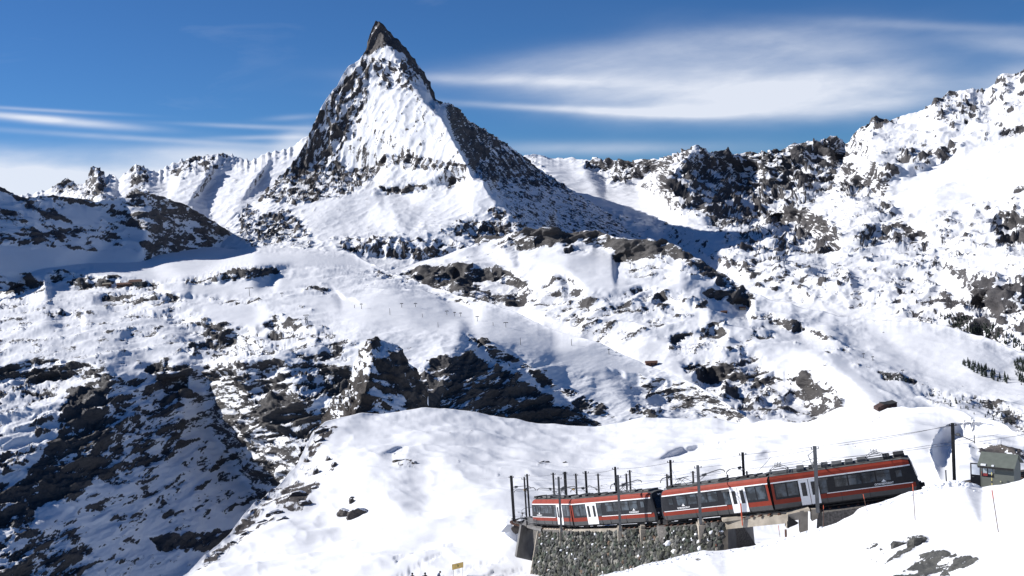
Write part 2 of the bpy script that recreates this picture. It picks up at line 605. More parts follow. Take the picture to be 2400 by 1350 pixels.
    at_.data.foreach_set('value', rock.reshape(-1).astype(np.float32))
    me.materials.append(mat)
    o = bpy.data.objects.new(name, me); COL.objects.link(o)
    o['kind'] = 'structure'
    if label: o['label'] = label
    LAYERS[name] = dict(obj=o, P=P, rows=ny, X=X, Y=Y, n=N2)
    return o


def surf(name, px, py):
    """point of a landform seen at a pixel (nearest grid vertex of its front)"""
    L_ = LAYERS[name]
    P = L_['P'][:L_['rows']]
    if 'sx' not in L_:
        a, b, c = to_px(P.reshape(-1, 3)); L_['sx'] = a; L_['sy'] = b
    i = np.argmin((L_['sx'] - px) ** 2 + (L_['sy'] - py) ** 2)
    return Vector(P.reshape(-1, 3)[i])
# ------------------------------------------------------------------ landforms
M_FAR = terrain_mat('snow_and_rock_far', 4.0, edge=(0.40, 0.64), fine=0.75, rock_a=(0.036, 0.036, 0.042), rock_b=(0.125, 0.115, 0.112), aniso=(0.9, 0.9, 1.3), rot=0.5)
M_PEAK = terrain_mat('snow_and_rock_peak', 3.0, edge=(0.38, 0.66), fine=0.70, rock_a=(0.024, 0.024, 0.029), rock_b=(0.135, 0.118, 0.108), aniso=(1, 1, 1.2))
M_MID = terrain_mat('snow_and_rock_mid', 1.7, edge=(0.42, 0.60), fine=0.75)
M_CRAG = terrain_mat('crag_rock', 0.26, fine=0.5, rock_a=(0.028, 0.025, 0.026), rock_b=(0.10, 0.085, 0.072), bump=0.9, aniso=(1, 1, 1.3))
M_HILL = terrain_mat('hill_snow', 0.09, fine=0.4, bump=0.35, rock_a=(0.035, 0.034, 0.038), rock_b=(0.125, 0.105, 0.088), aniso=(0.8, 0.8, 1.6))
M_NEAR = terrain_mat('near_snow', 0.03, fine=0.4, bump=0.3, rock_a=(0.03, 0.032, 0.034), rock_b=(0.16, 0.155, 0.135), aniso=(0.8, 0.8, 1.6))

# valley bottom far below, out to the horizon
bm = bmesh.new()
n_ = 24
for i in range(n_ + 1):
    for j in range(n_ + 1):
        bm.verts.new(((i / n_ - 0.5) * 160000, (j / n_ - 0.5) * 160000, -1900 + 0 * i))
bm.verts.ensure_lookup_table()
for i in range(n_):
    for j in range(n_):
        a = i * (n_ + 1) + j
        bm.faces.new([bm.verts[k] for k in (a, a + n_ + 1, a + n_ + 2, a + 1)])
o = obj('valley_floor', bm, M_FAR); o['kind'] = 'structure'

def sc(s, fade=40):
    return ([tuple(float(v) for v in t.split(',')) for t in s.split()], fade)


SC_P = [sc('-90,622,50 0,628,45 50,636,35 70,650,25 95,655,12 105,665,0'), sc('105,650,0 120,638,25 150,630,35 200,642,28 280,655,25 350,658,12 385,668,0'),
        sc('430,656,0 450,652,12 500,650,16 550,643,20 590,635,22 600,625,25 640,622,18 660,632,0'), sc('215,685,0 260,690,14 300,700,12 345,705,10 360,712,0'),
        sc('350,670,0 400,685,14 450,690,8 520,692,5 560,695,0'), sc('1030,695,0 1060,692,10 1110,712,10 1130,718,0'), sc('600,765,0 640,745,22 680,752,20 720,765,12 740,778,0'),
        sc('430,770,0 490,780,16 550,778,24 590,795,12 610,808,0'), sc('-90,862,35 0,855,38 60,845,45 130,838,50 190,845,45 235,860,30 260,880,0'), sc('340,860,0 370,855,40 420,855,45 445,860,0'),
        sc('520,850,0 570,845,22 640,845,20 700,850,20 760,850,25 820,862,20 840,870,0'), sc('560,900,0 600,890,20 660,890,25 700,900,0'), sc('600,960,0 640,950,35 690,950,45 730,970,35 760,980,0'),
        sc('1080,785,0 1120,795,15 1180,820,18 1250,860,20 1310,905,15 1340,930,0'), sc('1420,860,0 1500,878,30 1560,885,45 1640,915,45 1700,945,28 1750,975,0', 50),
        sc('740,790,0 770,800,14 830,800,12 860,800,0'), sc('110,730,0 150,728,12 190,735,8 200,740,0'), sc('330,730,0 400,738,8 480,755,12 540,775,8 560,785,0'), sc('770,665,0 800,690,8 860,712,0')]
SC_H = [sc('930,645,0 960,634,12 1000,630,20 1060,627,26 1120,630,28 1180,634,28 1215,652,20 1240,668,0', 80),
        sc('1180,548,0 1215,541,33 1280,538,30 1330,543,25 1400,543,35 1435,558,30 1445,563,40 1500,560,38 1560,563,38 1585,582,25 1600,592,0'),
        sc('1640,672,0 1670,672,28 1720,680,38 1755,690,28 1768,700,0'), sc('1730,738,0 1770,738,14 1830,745,20 1880,762,20 1930,785,12 1965,800,0'),
        sc('1600,850,0 1650,838,40 1700,845,45 1750,868,30 1800,870,35 1870,872,35 1910,895,30 1950,925,20 1965,945,0', 50), sc('1570,785,0 1600,775,16 1640,765,20 1680,755,25 1710,770,0'),
        sc('1310,640,0 1330,640,20 1355,655,22 1365,670,0'), sc('1490,680,0 1540,680,12 1580,695,18 1640,710,16 1665,720,0')]
SC_R = [sc('1560,440,0 1590,385,30 1637,350,45 1700,362,50 1760,360,50 1840,348,50 1900,338,45 1950,332,40 1980,347,25 2000,352,0', 90), sc('2000,420,0 2040,400,30 2100,395,40 2150,385,25 2220,350,20 2260,345,0'),
        sc('1800,500,0 1840,490,50 1890,490,50 1940,530,40 1970,560,0'), sc('2320,500,0 2350,490,35 2400,480,45 2490,480,50'), sc('2260,670,0 2300,655,25 2360,645,35 2490,640,35'),
        sc('1370,376,0 1420,378,35 1500,380,40 1545,376,30 1570,372,0'), sc('2010,540,0 2060,520,25 2120,520,25 2170,545,15 2190,555,0'), sc('2340,305,0 2380,295,14 2490,295,16')]
SC_K = [sc('880,440,0 900,440,14 960,440,14 1000,432,0'), sc('790,575,0 850,575,22 950,580,28 1050,580,25 1100,575,0'), sc('1080,530,0 1120,520,25 1180,515,30 1230,530,25 1250,550,0')]
SC_S = [sc('1515,1084,0 1550,1072,8 1575,1056,16 1600,1044,21 1630,1036,20 1660,1031,16 1700,1029,11 1745,1029,0', 45),
        sc('2192,1030,0 2198,1015,24 2210,1002,42 2225,990,46 2240,984,32 2262,980,24 2290,979,17 2340,990,12 2385,1008,6 2400,1014,0', 40),
        sc('1770,1062,0 1800,1052,10 1830,1047,8 1870,1048,0', 20), sc('890,1064,0 920,1050,12 945,1040,10 955,1042,0', 25), sc('2270,1025,0 2290,1022,14 2340,1035,18 2380,1050,0', 25)]

# ---- jagged ridge far left
terrain('jagged_ridge',
    crest=[(-80, 470, 12500), (60, 455, 12500), (130, 438, 12400), (148, 420, 12400), (160, 414, 12400), (172, 425, 12400), (186, 431, 12400),
           (200, 425, 12300), (212, 397, 12300), (224, 390, 12300), (236, 391, 12300), (246, 410, 12300), (262, 404, 12300), (275, 418, 12200),
           (300, 398, 12200), (316, 383, 12200), (335, 393, 12200), (365, 401, 12200), (400, 385, 12300), (440, 371, 12300), (480, 365, 12300),
           (525, 357, 12300), (545, 362, 12300), (565, 372, 12300), (590, 374, 12200), (620, 358, 12200), (652, 351, 12200), (680, 344, 12200),
           (720, 318, 12200), (800, 300, 12200)],
    bottom=[(-80, 545, 10300), (300, 545, 10300), (500, 540, 10300), (800, 520, 10300)],
    lines=[[(224, 390, 12300), (240, 470, 11000)], [(316, 383, 12200), (350, 470, 11000)], [(525, 357, 12300), (440, 480, 10700)],
           [(652, 351, 12200), (560, 480, 10700)], [(440, 371, 12300), (400, 470, 10900)]],
    pts=[(280, 460, 11500), (390, 440, 11600), (480, 450, 11400), (600, 430, 11500)],
    paint=[('195,380 260,385 255,470 200,470', 0.42, 1.2), ('300,385 350,392 345,470 300,470', 0.4, 1.2), ('400,375 530,352 560,368 470,410 400,420', 0.38, 1),
           ('120,430 190,415 190,445 130,450', 0.4, 1)],
    Dref=12000, step=2.4, sm=3, amp=(3, 8), lam=(60, 13), aniso=(1,1,1), streak=(1.5, 0.45), rot=-0.45, crest_jag=8, jagw=17.0, mat=M_FAR, seed=11, base=0.1,
    slope=(0.50, 0.15), back=0.1)

# ---- far right: icefield, dark wall, big snowy slope
terrain('right_range',
    crest=[(1180, 372, 13500), (1250, 363, 13500), (1300, 366, 13500), (1350, 370, 13300), (1400, 372, 13000), (1470, 376, 12500), (1545, 372, 12000),
           (1580, 362, 11200), (1610, 350, 11000), (1637, 339, 10900), (1660, 346, 10900), (1700, 354, 11000), (1750, 352, 11000), (1790, 348, 10800),
           (1840, 340, 10700), (1900, 329, 10700), (1945, 318, 10700), (1970, 326, 10700), (1983, 338, 10700), (1995, 315, 10500), (2020, 290, 10300),
           (2045, 274, 10200), (2075, 276, 10200), (2110, 272, 10200), (2165, 256, 10100), (2200, 232, 10000), (2225, 214, 9900), (2270, 208, 9900),
           (2300, 207, 9900), (2330, 190, 9900), (2355, 175, 9800), (2385, 165, 9700), (2420, 150, 9700), (2480, 120, 9600)],
    bottom=[(1180, 640, 9500), (1500, 700, 7500), (1640, 860, 5400), (2100, 890, 5000), (2480, 900, 4600)],
    lines=[[(1637, 339, 10900), (1570, 430, 9900), (1640, 470, 9500), (1700, 525, 9000)],
           [(1945, 318, 10700), (1880, 420, 9900), (1830, 500, 9300)],
           [(1790, 348, 10800), (1760, 440, 10300), (1770, 520, 9500)],
           [(1250, 380, 13000), (1400, 500, 10500), (1560, 560, 9200)],
           [(1983, 338, 10700), (1960, 420, 9900), (1880, 500, 9000), (1760, 570, 8000), (1700, 590, 7700)],
           [(2075, 276, 10200), (2060, 400, 9000), (2200, 400, 8700), (2330, 330, 8800), (2480, 270, 8600)],
           [(1700, 600, 7500), (1800, 625, 7000), (2000, 660, 6500), (2200, 700, 6100), (2300, 700, 5900)],
           [(1660, 660, 7300), (1800, 705, 6600), (2000, 742, 6200), (2200, 755, 5700), (2330, 800, 5300), (2480, 850, 4900)],
           [(2480, 600, 5400), (2330, 660, 5500), (2260, 720, 5600)]],
    pts=[(1450, 450, 11400), (1500, 430, 11600), (1600, 520, 9300), (1350, 420, 12200), (2100, 470, 8300), (2300, 450, 7800), (2400, 400, 7800),
         (2000, 560, 7400), (2200, 600, 6700), (2400, 560, 6400), (1850, 560, 7800), (2350, 760, 5300)],
    paint=[('1540,385 1637,335 1700,350 1760,350 1850,340 1945,318 1985,340 1960,430 1880,480 1800,520 1720,530 1640,490 1545,440', 0.50, 1.7),
           ('1985,335 2045,272 2110,275 2090,290 2010,330', 0.55, 1.2, 5),
           ('1600,450 1700,470 1760,530 1690,530 1600,480', 0.75, 1.3),
           ('1370,372 1540,376 1545,392 1500,420 1440,425 1440,400 1370,390', 0.55, 1.2, 6),
           ('1590,345 1640,350 1600,400 1560,400', 0.3, 1, 5),
           ('1985,430 2090,440 2110,390 2060,350 2100,370 2160,400 2220,370 2260,340 2230,340 2150,360 2050,330 1985,345', 0.48, 1.5, 6),
           ('1960,420 2110,420 2080,455 1990,470', 0.52, 1.5),
           ('1800,500 1900,480 1960,540 1960,580 1900,600 1860,580 1800,560', 0.62, 1.6),
           ('1700,560 1800,530 1780,590 1710,590', 0.5, 1.3),
           ('1780,540 1860,530 1850,620 1760,600', 0.35, 1.3),
           ('2060,480 2120,470 2130,500 2060,515', 0.5, 1.4), ('2010,540 2110,520 2180,550 2130,580 2010,565', 0.52, 1.4),
           ('2330,500 2400,480 2480,490 2480,600 2380,590 2320,560', 0.55, 1.6),
           ('2330,440 2400,420 2400,440 2360,460', 0.5, 1.4), ('2290,400 2320,370 2330,390 2300,410', 0.5, 1.4),
           ('2350,300 2480,290 2480,312 2350,312', 0.5, 1.4, 5),
           ('2190,240 2280,215 2310,250 2300,290 2230,290 2200,260', 0.36, 1.6),
           ('2300,200 2480,120 2480,250 2320,270', 0.2, 1.6),
           ('1990,310 2110,285 2160,320 2060,400 2000,400', 0.15, 1.2),
           ('2120,560 2320,470 2330,560 2180,680 2060,650', 0.24, 1.2, 20),
           ('2290,660 2400,645 2480,640 2480,740 2360,735 2260,725', 0.80, 1.3),
           ('1660,600 1850,620 2050,650 2230,690 2210,720 2000,700 1850,690 1700,640', 0.30, 1.0, 8),
           ('1690,598 1850,618 1960,648 1960,660 1850,640 1700,615', 0.5, 1.0, 5),
           ('2180,695 2290,700 2290,720 2180,718', 0.8, 1.0, 5),
           ('2100,728 2330,735 2480,800 2480,860 2330,800 2180,765', 0.50, 1.2, 10),
           ('1650,680 2100,735 2180,755 2000,745 1800,715', 0.05, 0.5, 6),
           ('1260,372 1360,380 1420,440 1540,450 1600,520 1650,530 1480,500 1400,480 1300,420', -0.3, 0.4, 12),
           ('2080,420 2340,330 2480,320 2480,400 2300,470 2100,500', -0.08, 0.7, 15)],
    Dref=9500, step=2.3, sm=8, amp=(12, 12), lam=(110, 26), gain=0.44, aniso=(1,1,1), streak=(1.5, 0.55), rot=0.6, crest_jag=2.5, mat=M_FAR, seed=21, base=0.19, scarps=SC_R, smooth0=0.35,
    slope=(0.58, 0.25), back=0.12)

# ---- shaded ridge on the left, below the jagged one
terrain('shaded_ridge',
    crest=[(-80, 420, 5500), (0, 437, 5650), (60, 463, 5750), (100, 456, 5880), (170, 462, 6060), (225, 471, 6180), (280, 462, 6300), (330, 452, 6380),
           (380, 460, 6650), (430, 478, 6900), (480, 505, 7150), (520, 530, 7350), (560, 552, 7500), (620, 590, 7700), (680, 615, 7850)],
    bottom=[(-80, 680, 4800), (200, 680, 5350), (400, 660, 6150), (680, 655, 7450)],
    lines=[[(330, 452, 6380), (350, 520, 6120), (330, 600, 5900)], [(225, 471, 6180), (215, 540, 5850), (200, 620, 5560)],
           [(0, 437, 5650), (60, 520, 5420), (130, 610, 5300)],
           [(480, 505, 7150), (440, 560, 6750)], [(-80, 600, 4960), (130, 620, 5280), (200, 630, 5540)]],
    pts=[(280, 540, 6120), (60, 560, 5330), (420, 520, 6820), (500, 580, 7000)],
    paint=[('-80,480 60,500 150,530 230,570 240,590 100,590 -80,570', 0.66, 1.2), ('60,465 230,470 240,480 100,480', 0.5, 1, 5),
           ('360,465 500,520 520,560 440,570 360,500', 0.55, 1.3), ('230,550 330,550 320,590 230,580', 0.5, 1.2), ('330,560 460,560 440,580 330,575', 0.6, 1.2),
           ('160,478 240,490 220,530 130,500', 0.0, 0.5, 5), ('150,560 340,560 300,600 100,600', 0.35, 0.8, 5), ('-80,570 210,590 350,585 330,640 -80,640', -0.3, 0.3, 6)],
    Dref=7000, step=2.4, amp=(4, 5), lam=(70, 14), aniso=(1,1,1), streak=(0.6, 1.8), rot=-0.2, crest_jag=5, mat=M_PEAK, seed=31, base=0.50, terrace=2.0, back=0.06,
    mods=lambda X, Y, Xw, Yw, D, P: 0 * X)

# ---- the great pyramid peak with its snowy foot
terrain('pyramid_peak',
    crest=[(470, 560, 7600), (520, 530, 7700), (560, 500, 7900), (600, 462, 8300), (640, 430, 8500), (662, 408, 8550), (690, 378, 8600), (706, 350, 8620), (722, 322, 8650),
           (735, 292, 8680), (750, 256, 8720), (768, 226, 8760), (790, 200, 8800), (800, 180, 8820), (816, 155, 8850), (842, 139, 8880), (857, 122, 8920),
           (863, 95, 8950), (870, 68, 8980), (880, 47, 9000), (896, 55, 9010), (924, 84, 9020), (960, 121, 9020), (985, 155, 9020), (1008, 190, 9020),
           (1020, 230, 9000), (1036, 241, 8990), (1052, 240, 9250), (1075, 254, 9600), (1100, 283, 10000), (1140, 304, 10500), (1185, 335, 11000), (1235, 371, 11400),
           (1272, 401, 11600), (1320, 430, 11400), (1380, 470, 10900), (1430, 500, 10500), (1480, 531, 10000), (1520, 556, 9600), (1600, 610, 9000)],
    bottom=[(470, 700, 6100), (900, 700, 6000), (1250, 690, 5700), (1600, 690, 5900)],
    lines=[# right-hand ridge towards the viewer
           [(880, 47, 9000), (904, 92, 8850), (934, 140, 8650), (966, 195, 8450), (1000, 240, 8250), (1035, 272, 8050), (1062, 320, 7800), (1080, 350, 7650), (1100, 385, 7480),
            (1112, 420, 7350), (1136, 425, 7250), (1150, 455, 7150), (1185, 490, 7000), (1220, 530, 6800), (1260, 560, 6500)],
           # foot of the east face
           [(690, 378, 8700), (740, 400, 8550), (800, 398, 8450), (850, 400, 8350), (920, 370, 8150), (990, 372, 7900), (1050, 395, 7650)],
           # rocky rib left of the face
           [(863, 95, 8950), (872, 140, 8800), (862, 200, 8680), (830, 270, 8600), (795, 330, 8560), (790, 380, 8500), (820, 410, 8350)],
           [(640, 470, 7900), (700, 480, 7700), (820, 450, 7800), (900, 440, 7800), (980, 440, 7700), (1070, 430, 7650)],
           [(700, 470, 7750), (730, 540, 7100), (740, 575, 6800)],
           [(1185, 490, 7200), (1100, 510, 7000), (950, 560, 6700), (800, 575, 6700)],
           [(1170, 420, 9300), (1300, 490, 9400), (1420, 550, 9000), (1500, 600, 8500)],
           [(1052, 240, 9250), (1090, 330, 9200), (1120, 380, 9200), (1170, 420, 9300)],
           [(560, 500, 7900), (600, 520, 7500), (660, 540, 7250), (720, 575, 6800)],
           [(470, 600, 6900), (600, 600, 6700), (720, 600, 6500), (1000, 620, 6400), (1250, 620, 6300)]],
    pts=[(930, 240, 8380), (940, 320, 8120), (760, 300, 8640), (740, 350, 8640), (600, 560, 7150), (850, 520, 7250), (1000, 490, 7350),
         (1300, 570, 7900)],
    paint=[('850,40 900,35 1045,238 1025,250 980,205 945,145 915,108 885,112 870,125 850,128', 1.1, 0.8, 3),  # rock of the head, also painted over the shade strip along its right skyline
           ('865,135 845,140 845,165 850,215 862,235 858,180 882,140', 0.65, 1.3, 4),
           ('852,150 800,190 735,290 705,360 740,395 815,400 800,340 840,300 862,250 866,200', 0.52, 1.6, 6),
           ('800,165 835,140 835,160 790,205 770,225', 0.1, 1.0, 4),
           ('735,330 700,360 650,420 640,440 700,430 760,440 800,440 800,400 740,380', 0.52, 1.5, 6),
           ('620,440 700,440 760,430 830,430 820,460 700,480 600,470', 0.55, 1.2, 5),
           ('790,395 850,395 900,370 910,385 850,430 830,450 790,430', 0.62, 1.4, 5),
           ('900,360 990,365 1050,380 1100,388 1040,400 960,395 900,380', 0.52, 1.4, 5),
           ('890,440 990,430 1000,440 960,455 910,460', 0.68, 1.5, 4), ('1050,415 1095,415 1060,440 1045,438', 0.68, 1.4, 4),
           ('1045,470 1085,455 1090,470 1050,490', 0.68, 1.4, 4), ('905,480 960,475 960,487 905,490', 0.45, 1.4, 4),
           ('1040,243 1075,250 1185,335 1275,402 1400,485 1300,470 1200,440 1170,430 1130,420 1100,385 1070,330', 0.66, 0.9, 5), ('1045,250 1065,250 1110,310 1150,370 1170,425 1125,400 1095,370', 0.8, 1.0, 5),  # rock cover raised here to deepen the flank's shade, on top of real streaks
           ('1230,360 1280,400 1280,410 1200,380 1160,350', 0.6, 0.8, 6), ('1280,440 1380,460 1480,530 1350,490', 0.40, 0.5, 8),
           ('1140,430 1290,440 1420,495 1500,545 1500,560 1300,545 1220,525', 0.40, 0.55, 8), ('1180,445 1270,455 1260,470 1190,460', 0.6, 0.8, 5),  # lower flank, this line and above: its shade put in as extra rock
           ('1080,520 1220,500 1240,560 1200,575 1030,545', 0.5, 1.5, 8), ('1150,470 1230,530 1230,560 1140,520', 0.45, 1.3, 6),
           ('560,470 620,500 700,510 730,570 640,600 560,560', 0.40, 1.4, 8), ('600,505 680,495 720,540 650,545', 0.65, 1.2, 6),
           ('680,560 740,550 730,590 560,600 560,585', 0.2, 0.9, 6),
           ('800,570 1000,570 1100,600 1090,620 960,610 870,600 800,585', 0.60, 1.4, 6), ('720,545 900,555 1000,560 1240,580 1230,600 1000,580 800,565', 0.45, 1.2, 6),
           ('700,480 830,455 1100,455 1130,430 1160,480 1000,520 850,545 740,560', -0.12, 0.6, 12),
           ('870,150 930,110 990,180 1030,250 1060,300 1060,370 900,360 800,380 860,250', 0.12, 0.85, 8), ('870,140 960,140 985,200 950,215 880,200', 0.30, 2.0, 8)],
    Dref=8200, step=2.2, sm=3, amp=(2.5, 6.0), lam=(60, 17), gain=0.46, aniso=(1,1,1), streak=(2.0, 0.42), crest_jag=2, mat=M_PEAK, seed=41, base=0.08, scarps=SC_K, smooth0=0.5,
    slope=(0.40, 0.10), back=0.08, warp=5, rocknoise=0.26)

# ---- hills beyond, right of centre
terrain('right_hills',
    crest=[(840, 590, 7100), (1000, 580, 6950), (1100, 560, 6800), (1180, 548, 6600), (1230, 536, 6400), (1290, 534, 6300), (1350, 542, 6250), (1400, 540, 6200), (1445, 556, 6000),
           (1475, 562, 5900), (1520, 556, 5850), (1560, 560, 5800), (1575, 572, 5750), (1600, 583, 5700), (1640, 606, 5600), (1680, 632, 5500), (1720, 656, 5400), (1760, 680, 5300), (1800, 700, 5200),
           (1850, 710, 5100), (1900, 724, 5000), (1950, 735, 4950), (2010, 752, 4850), (2100, 752, 4700), (2180, 756, 4600), (2250, 772, 4450), (2310, 790, 4300),
           (2370, 812, 4150), (2410, 835, 4050), (2480, 870, 3900)],
    bottom=[(840, 760, 5200), (1200, 830, 4600), (1500, 930, 4000), (1700, 1040, 3400), (2100, 1060, 2900), (2480, 1080, 2400)],
    lines=[[(940, 640, 6300), (1000, 632, 6200), (1090, 626, 6100), (1180, 632, 5980), (1240, 668, 5700)],
           [(950, 690, 6000), (1100, 722, 5450), (1210, 722, 5300)],
           [(1240, 668, 5700), (1310, 622, 5740), (1370, 622, 5700), (1450, 640, 5500), (1600, 640, 5350), (1680, 680, 5200), (1760, 722, 5050)],
           [(1575, 572, 5750), (1600, 620, 5450), (1680, 668, 5250), (1750, 700, 5150), (1810, 722, 5050)],
           [(1230, 605, 6000), (1330, 590, 5900), (1450, 600, 5800), (1560, 602, 5550)],
           [(1200, 740, 5300), (1400, 790, 4700), (1500, 850, 4200), (1640, 900, 3900), (1760, 990, 3300)],
           [(1520, 740, 4800), (1700, 745, 4600), (1850, 800, 4250), (1930, 835, 3900), (1980, 880, 3650), (2060, 950, 3200)],
           [(1650, 840, 4150), (1700, 890, 3900), (1720, 960, 3550)],
           [(1930, 835, 3900), (1860, 880, 3900), (1800, 960, 3600)],
           [(2010, 752, 4850), (2150, 850, 4000), (2300, 920, 3500), (2420, 1000, 3000)]],
    pts=[(1400, 700, 5050), (1600, 700, 4950), (1500, 660, 5350), (1780, 900, 3900), (1850, 930, 3750), (2200, 950, 3300), (1900, 770, 4600), (1550, 780, 4550)],
    paint=[('925,640 1000,625 1090,622 1180,628 1245,668 1225,712 1150,715 1050,692 1000,674', 0.85, 1.3, 6),
           ('1150,632 1235,660 1215,705 1150,690', 0.62, 1.6, 6),
           ('1215,535 1340,538 1340,560 1300,575 1215,590 1190,570', 0.62, 1.5, 5), ('1335,545 1420,538 1440,560 1430,580 1350,580 1320,592', 0.66, 1.3, 5),
           ('1100,545 1230,545 1200,580 1080,570', 0.36, 1.3, 8),
           ('1440,562 1560,556 1580,568 1585,600 1500,602 1440,600 1435,580', 0.92, 1.2, 4),
           ('1575,572 1640,605 1760,680 1800,705 1760,700 1660,655 1590,610', 0.80, 0.9, 4),  # shade strip of the right-facing edge, put in as dark rock
           ('1440,600 1560,605 1560,610 1440,607', 0.9, 1.2, 3),
           ('1560,590 1600,600 1640,640 1620,650 1570,615', 0.4, 1.3, 5),
           ('1650,672 1720,680 1765,690 1758,718 1700,705 1650,690', 0.9, 1.0, 5),
           ('1320,640 1345,645 1360,670 1345,675 1325,655', 0.6, 1.3, 4),
           ('1220,680 1290,640 1450,650 1560,690 1620,740 1560,790 1400,810 1280,740', 0.33, 1.2, 15), ('1560,790 1760,800 1800,860 1960,900 1990,985 1700,985 1620,900', 0.33, 1.4, 15),
           ('1470,620 1560,620 1560,650 1470,650', 0.4, 1.4, 8), ('1490,670 1600,680 1560,740 1480,750', 0.36, 1.4, 8), ('1580,690 1660,705 1660,730 1610,710', 0.6, 1.3, 5),
           ('1740,738 1800,735 1880,760 1960,800 1920,795 1840,770', 0.62, 1.0, 5), ('1760,765 1800,765 1820,790 1780,790', 0.5, 0.8, 5),  # shaded patch below the crest, painted as rock cover
           ('1640,760 1700,752 1700,790 1640,800', 0.6, 1.4, 5), ('1575,785 1620,775 1620,795 1570,800', 0.62, 1.4, 5),
           ('1600,850 1640,830 1730,860 1780,870 1880,875 1910,900 1960,930 1990,980 1900,990 1880,940 1830,905 1780,910 1760,960 1720,950 1680,900 1620,880', 0.62, 1.7, 10),
           ('1655,845 1710,850 1720,875 1660,880', 0.7, 1.5, 6), ('1730,870 1890,875 1930,920 1880,910 1740,900', 0.7, 1.5, 6), ('1900,920 1970,920 1980,980 1910,980', 0.5, 1.6, 8),
           ('1600,810 1720,800 1740,840 1620,860', 0.28, 1.3, 12),
           ('1930,820 1970,835 2080,940 2060,950 1960,860', -0.3, 0.3, 5),
           ('2060,875 2140,885 2150,895 2070,885', 0.75, 1.2, 4), ('1940,810 2000,815 1990,832 1930,825', 0.4, 0.9, 6),
           ('2130,900 2480,960 2480,1060 2300,970 2160,935', 0.34, 1.4, 12), ('2340,950 2480,980 2480,1040 2380,1000', 0.6, 1.6, 6),
           ('2020,760 2200,770 2330,830 2480,900 2480,950 2200,890 2060,850', -0.05, 0.7, 15),
           ('1260,600 1430,600 1450,640 1300,620 1240,650', -0.3, 0.3, 8), ('1280,630 1450,630 1480,680 1380,680', -0.1, 0.6, 10)],
    Dref=5000, step=2.4, amp=(10, 8.5), lam=(100, 20), gain=0.50, aniso=(1,1,1), streak=(0.5, 1.7), rot=0.3, crest_jag=1.2, mat=M_MID, seed=51, base=0.10, scarps=SC_H, back=0.05, backslope=0.8,
    slope=(0.60, 0.30), warp=6)

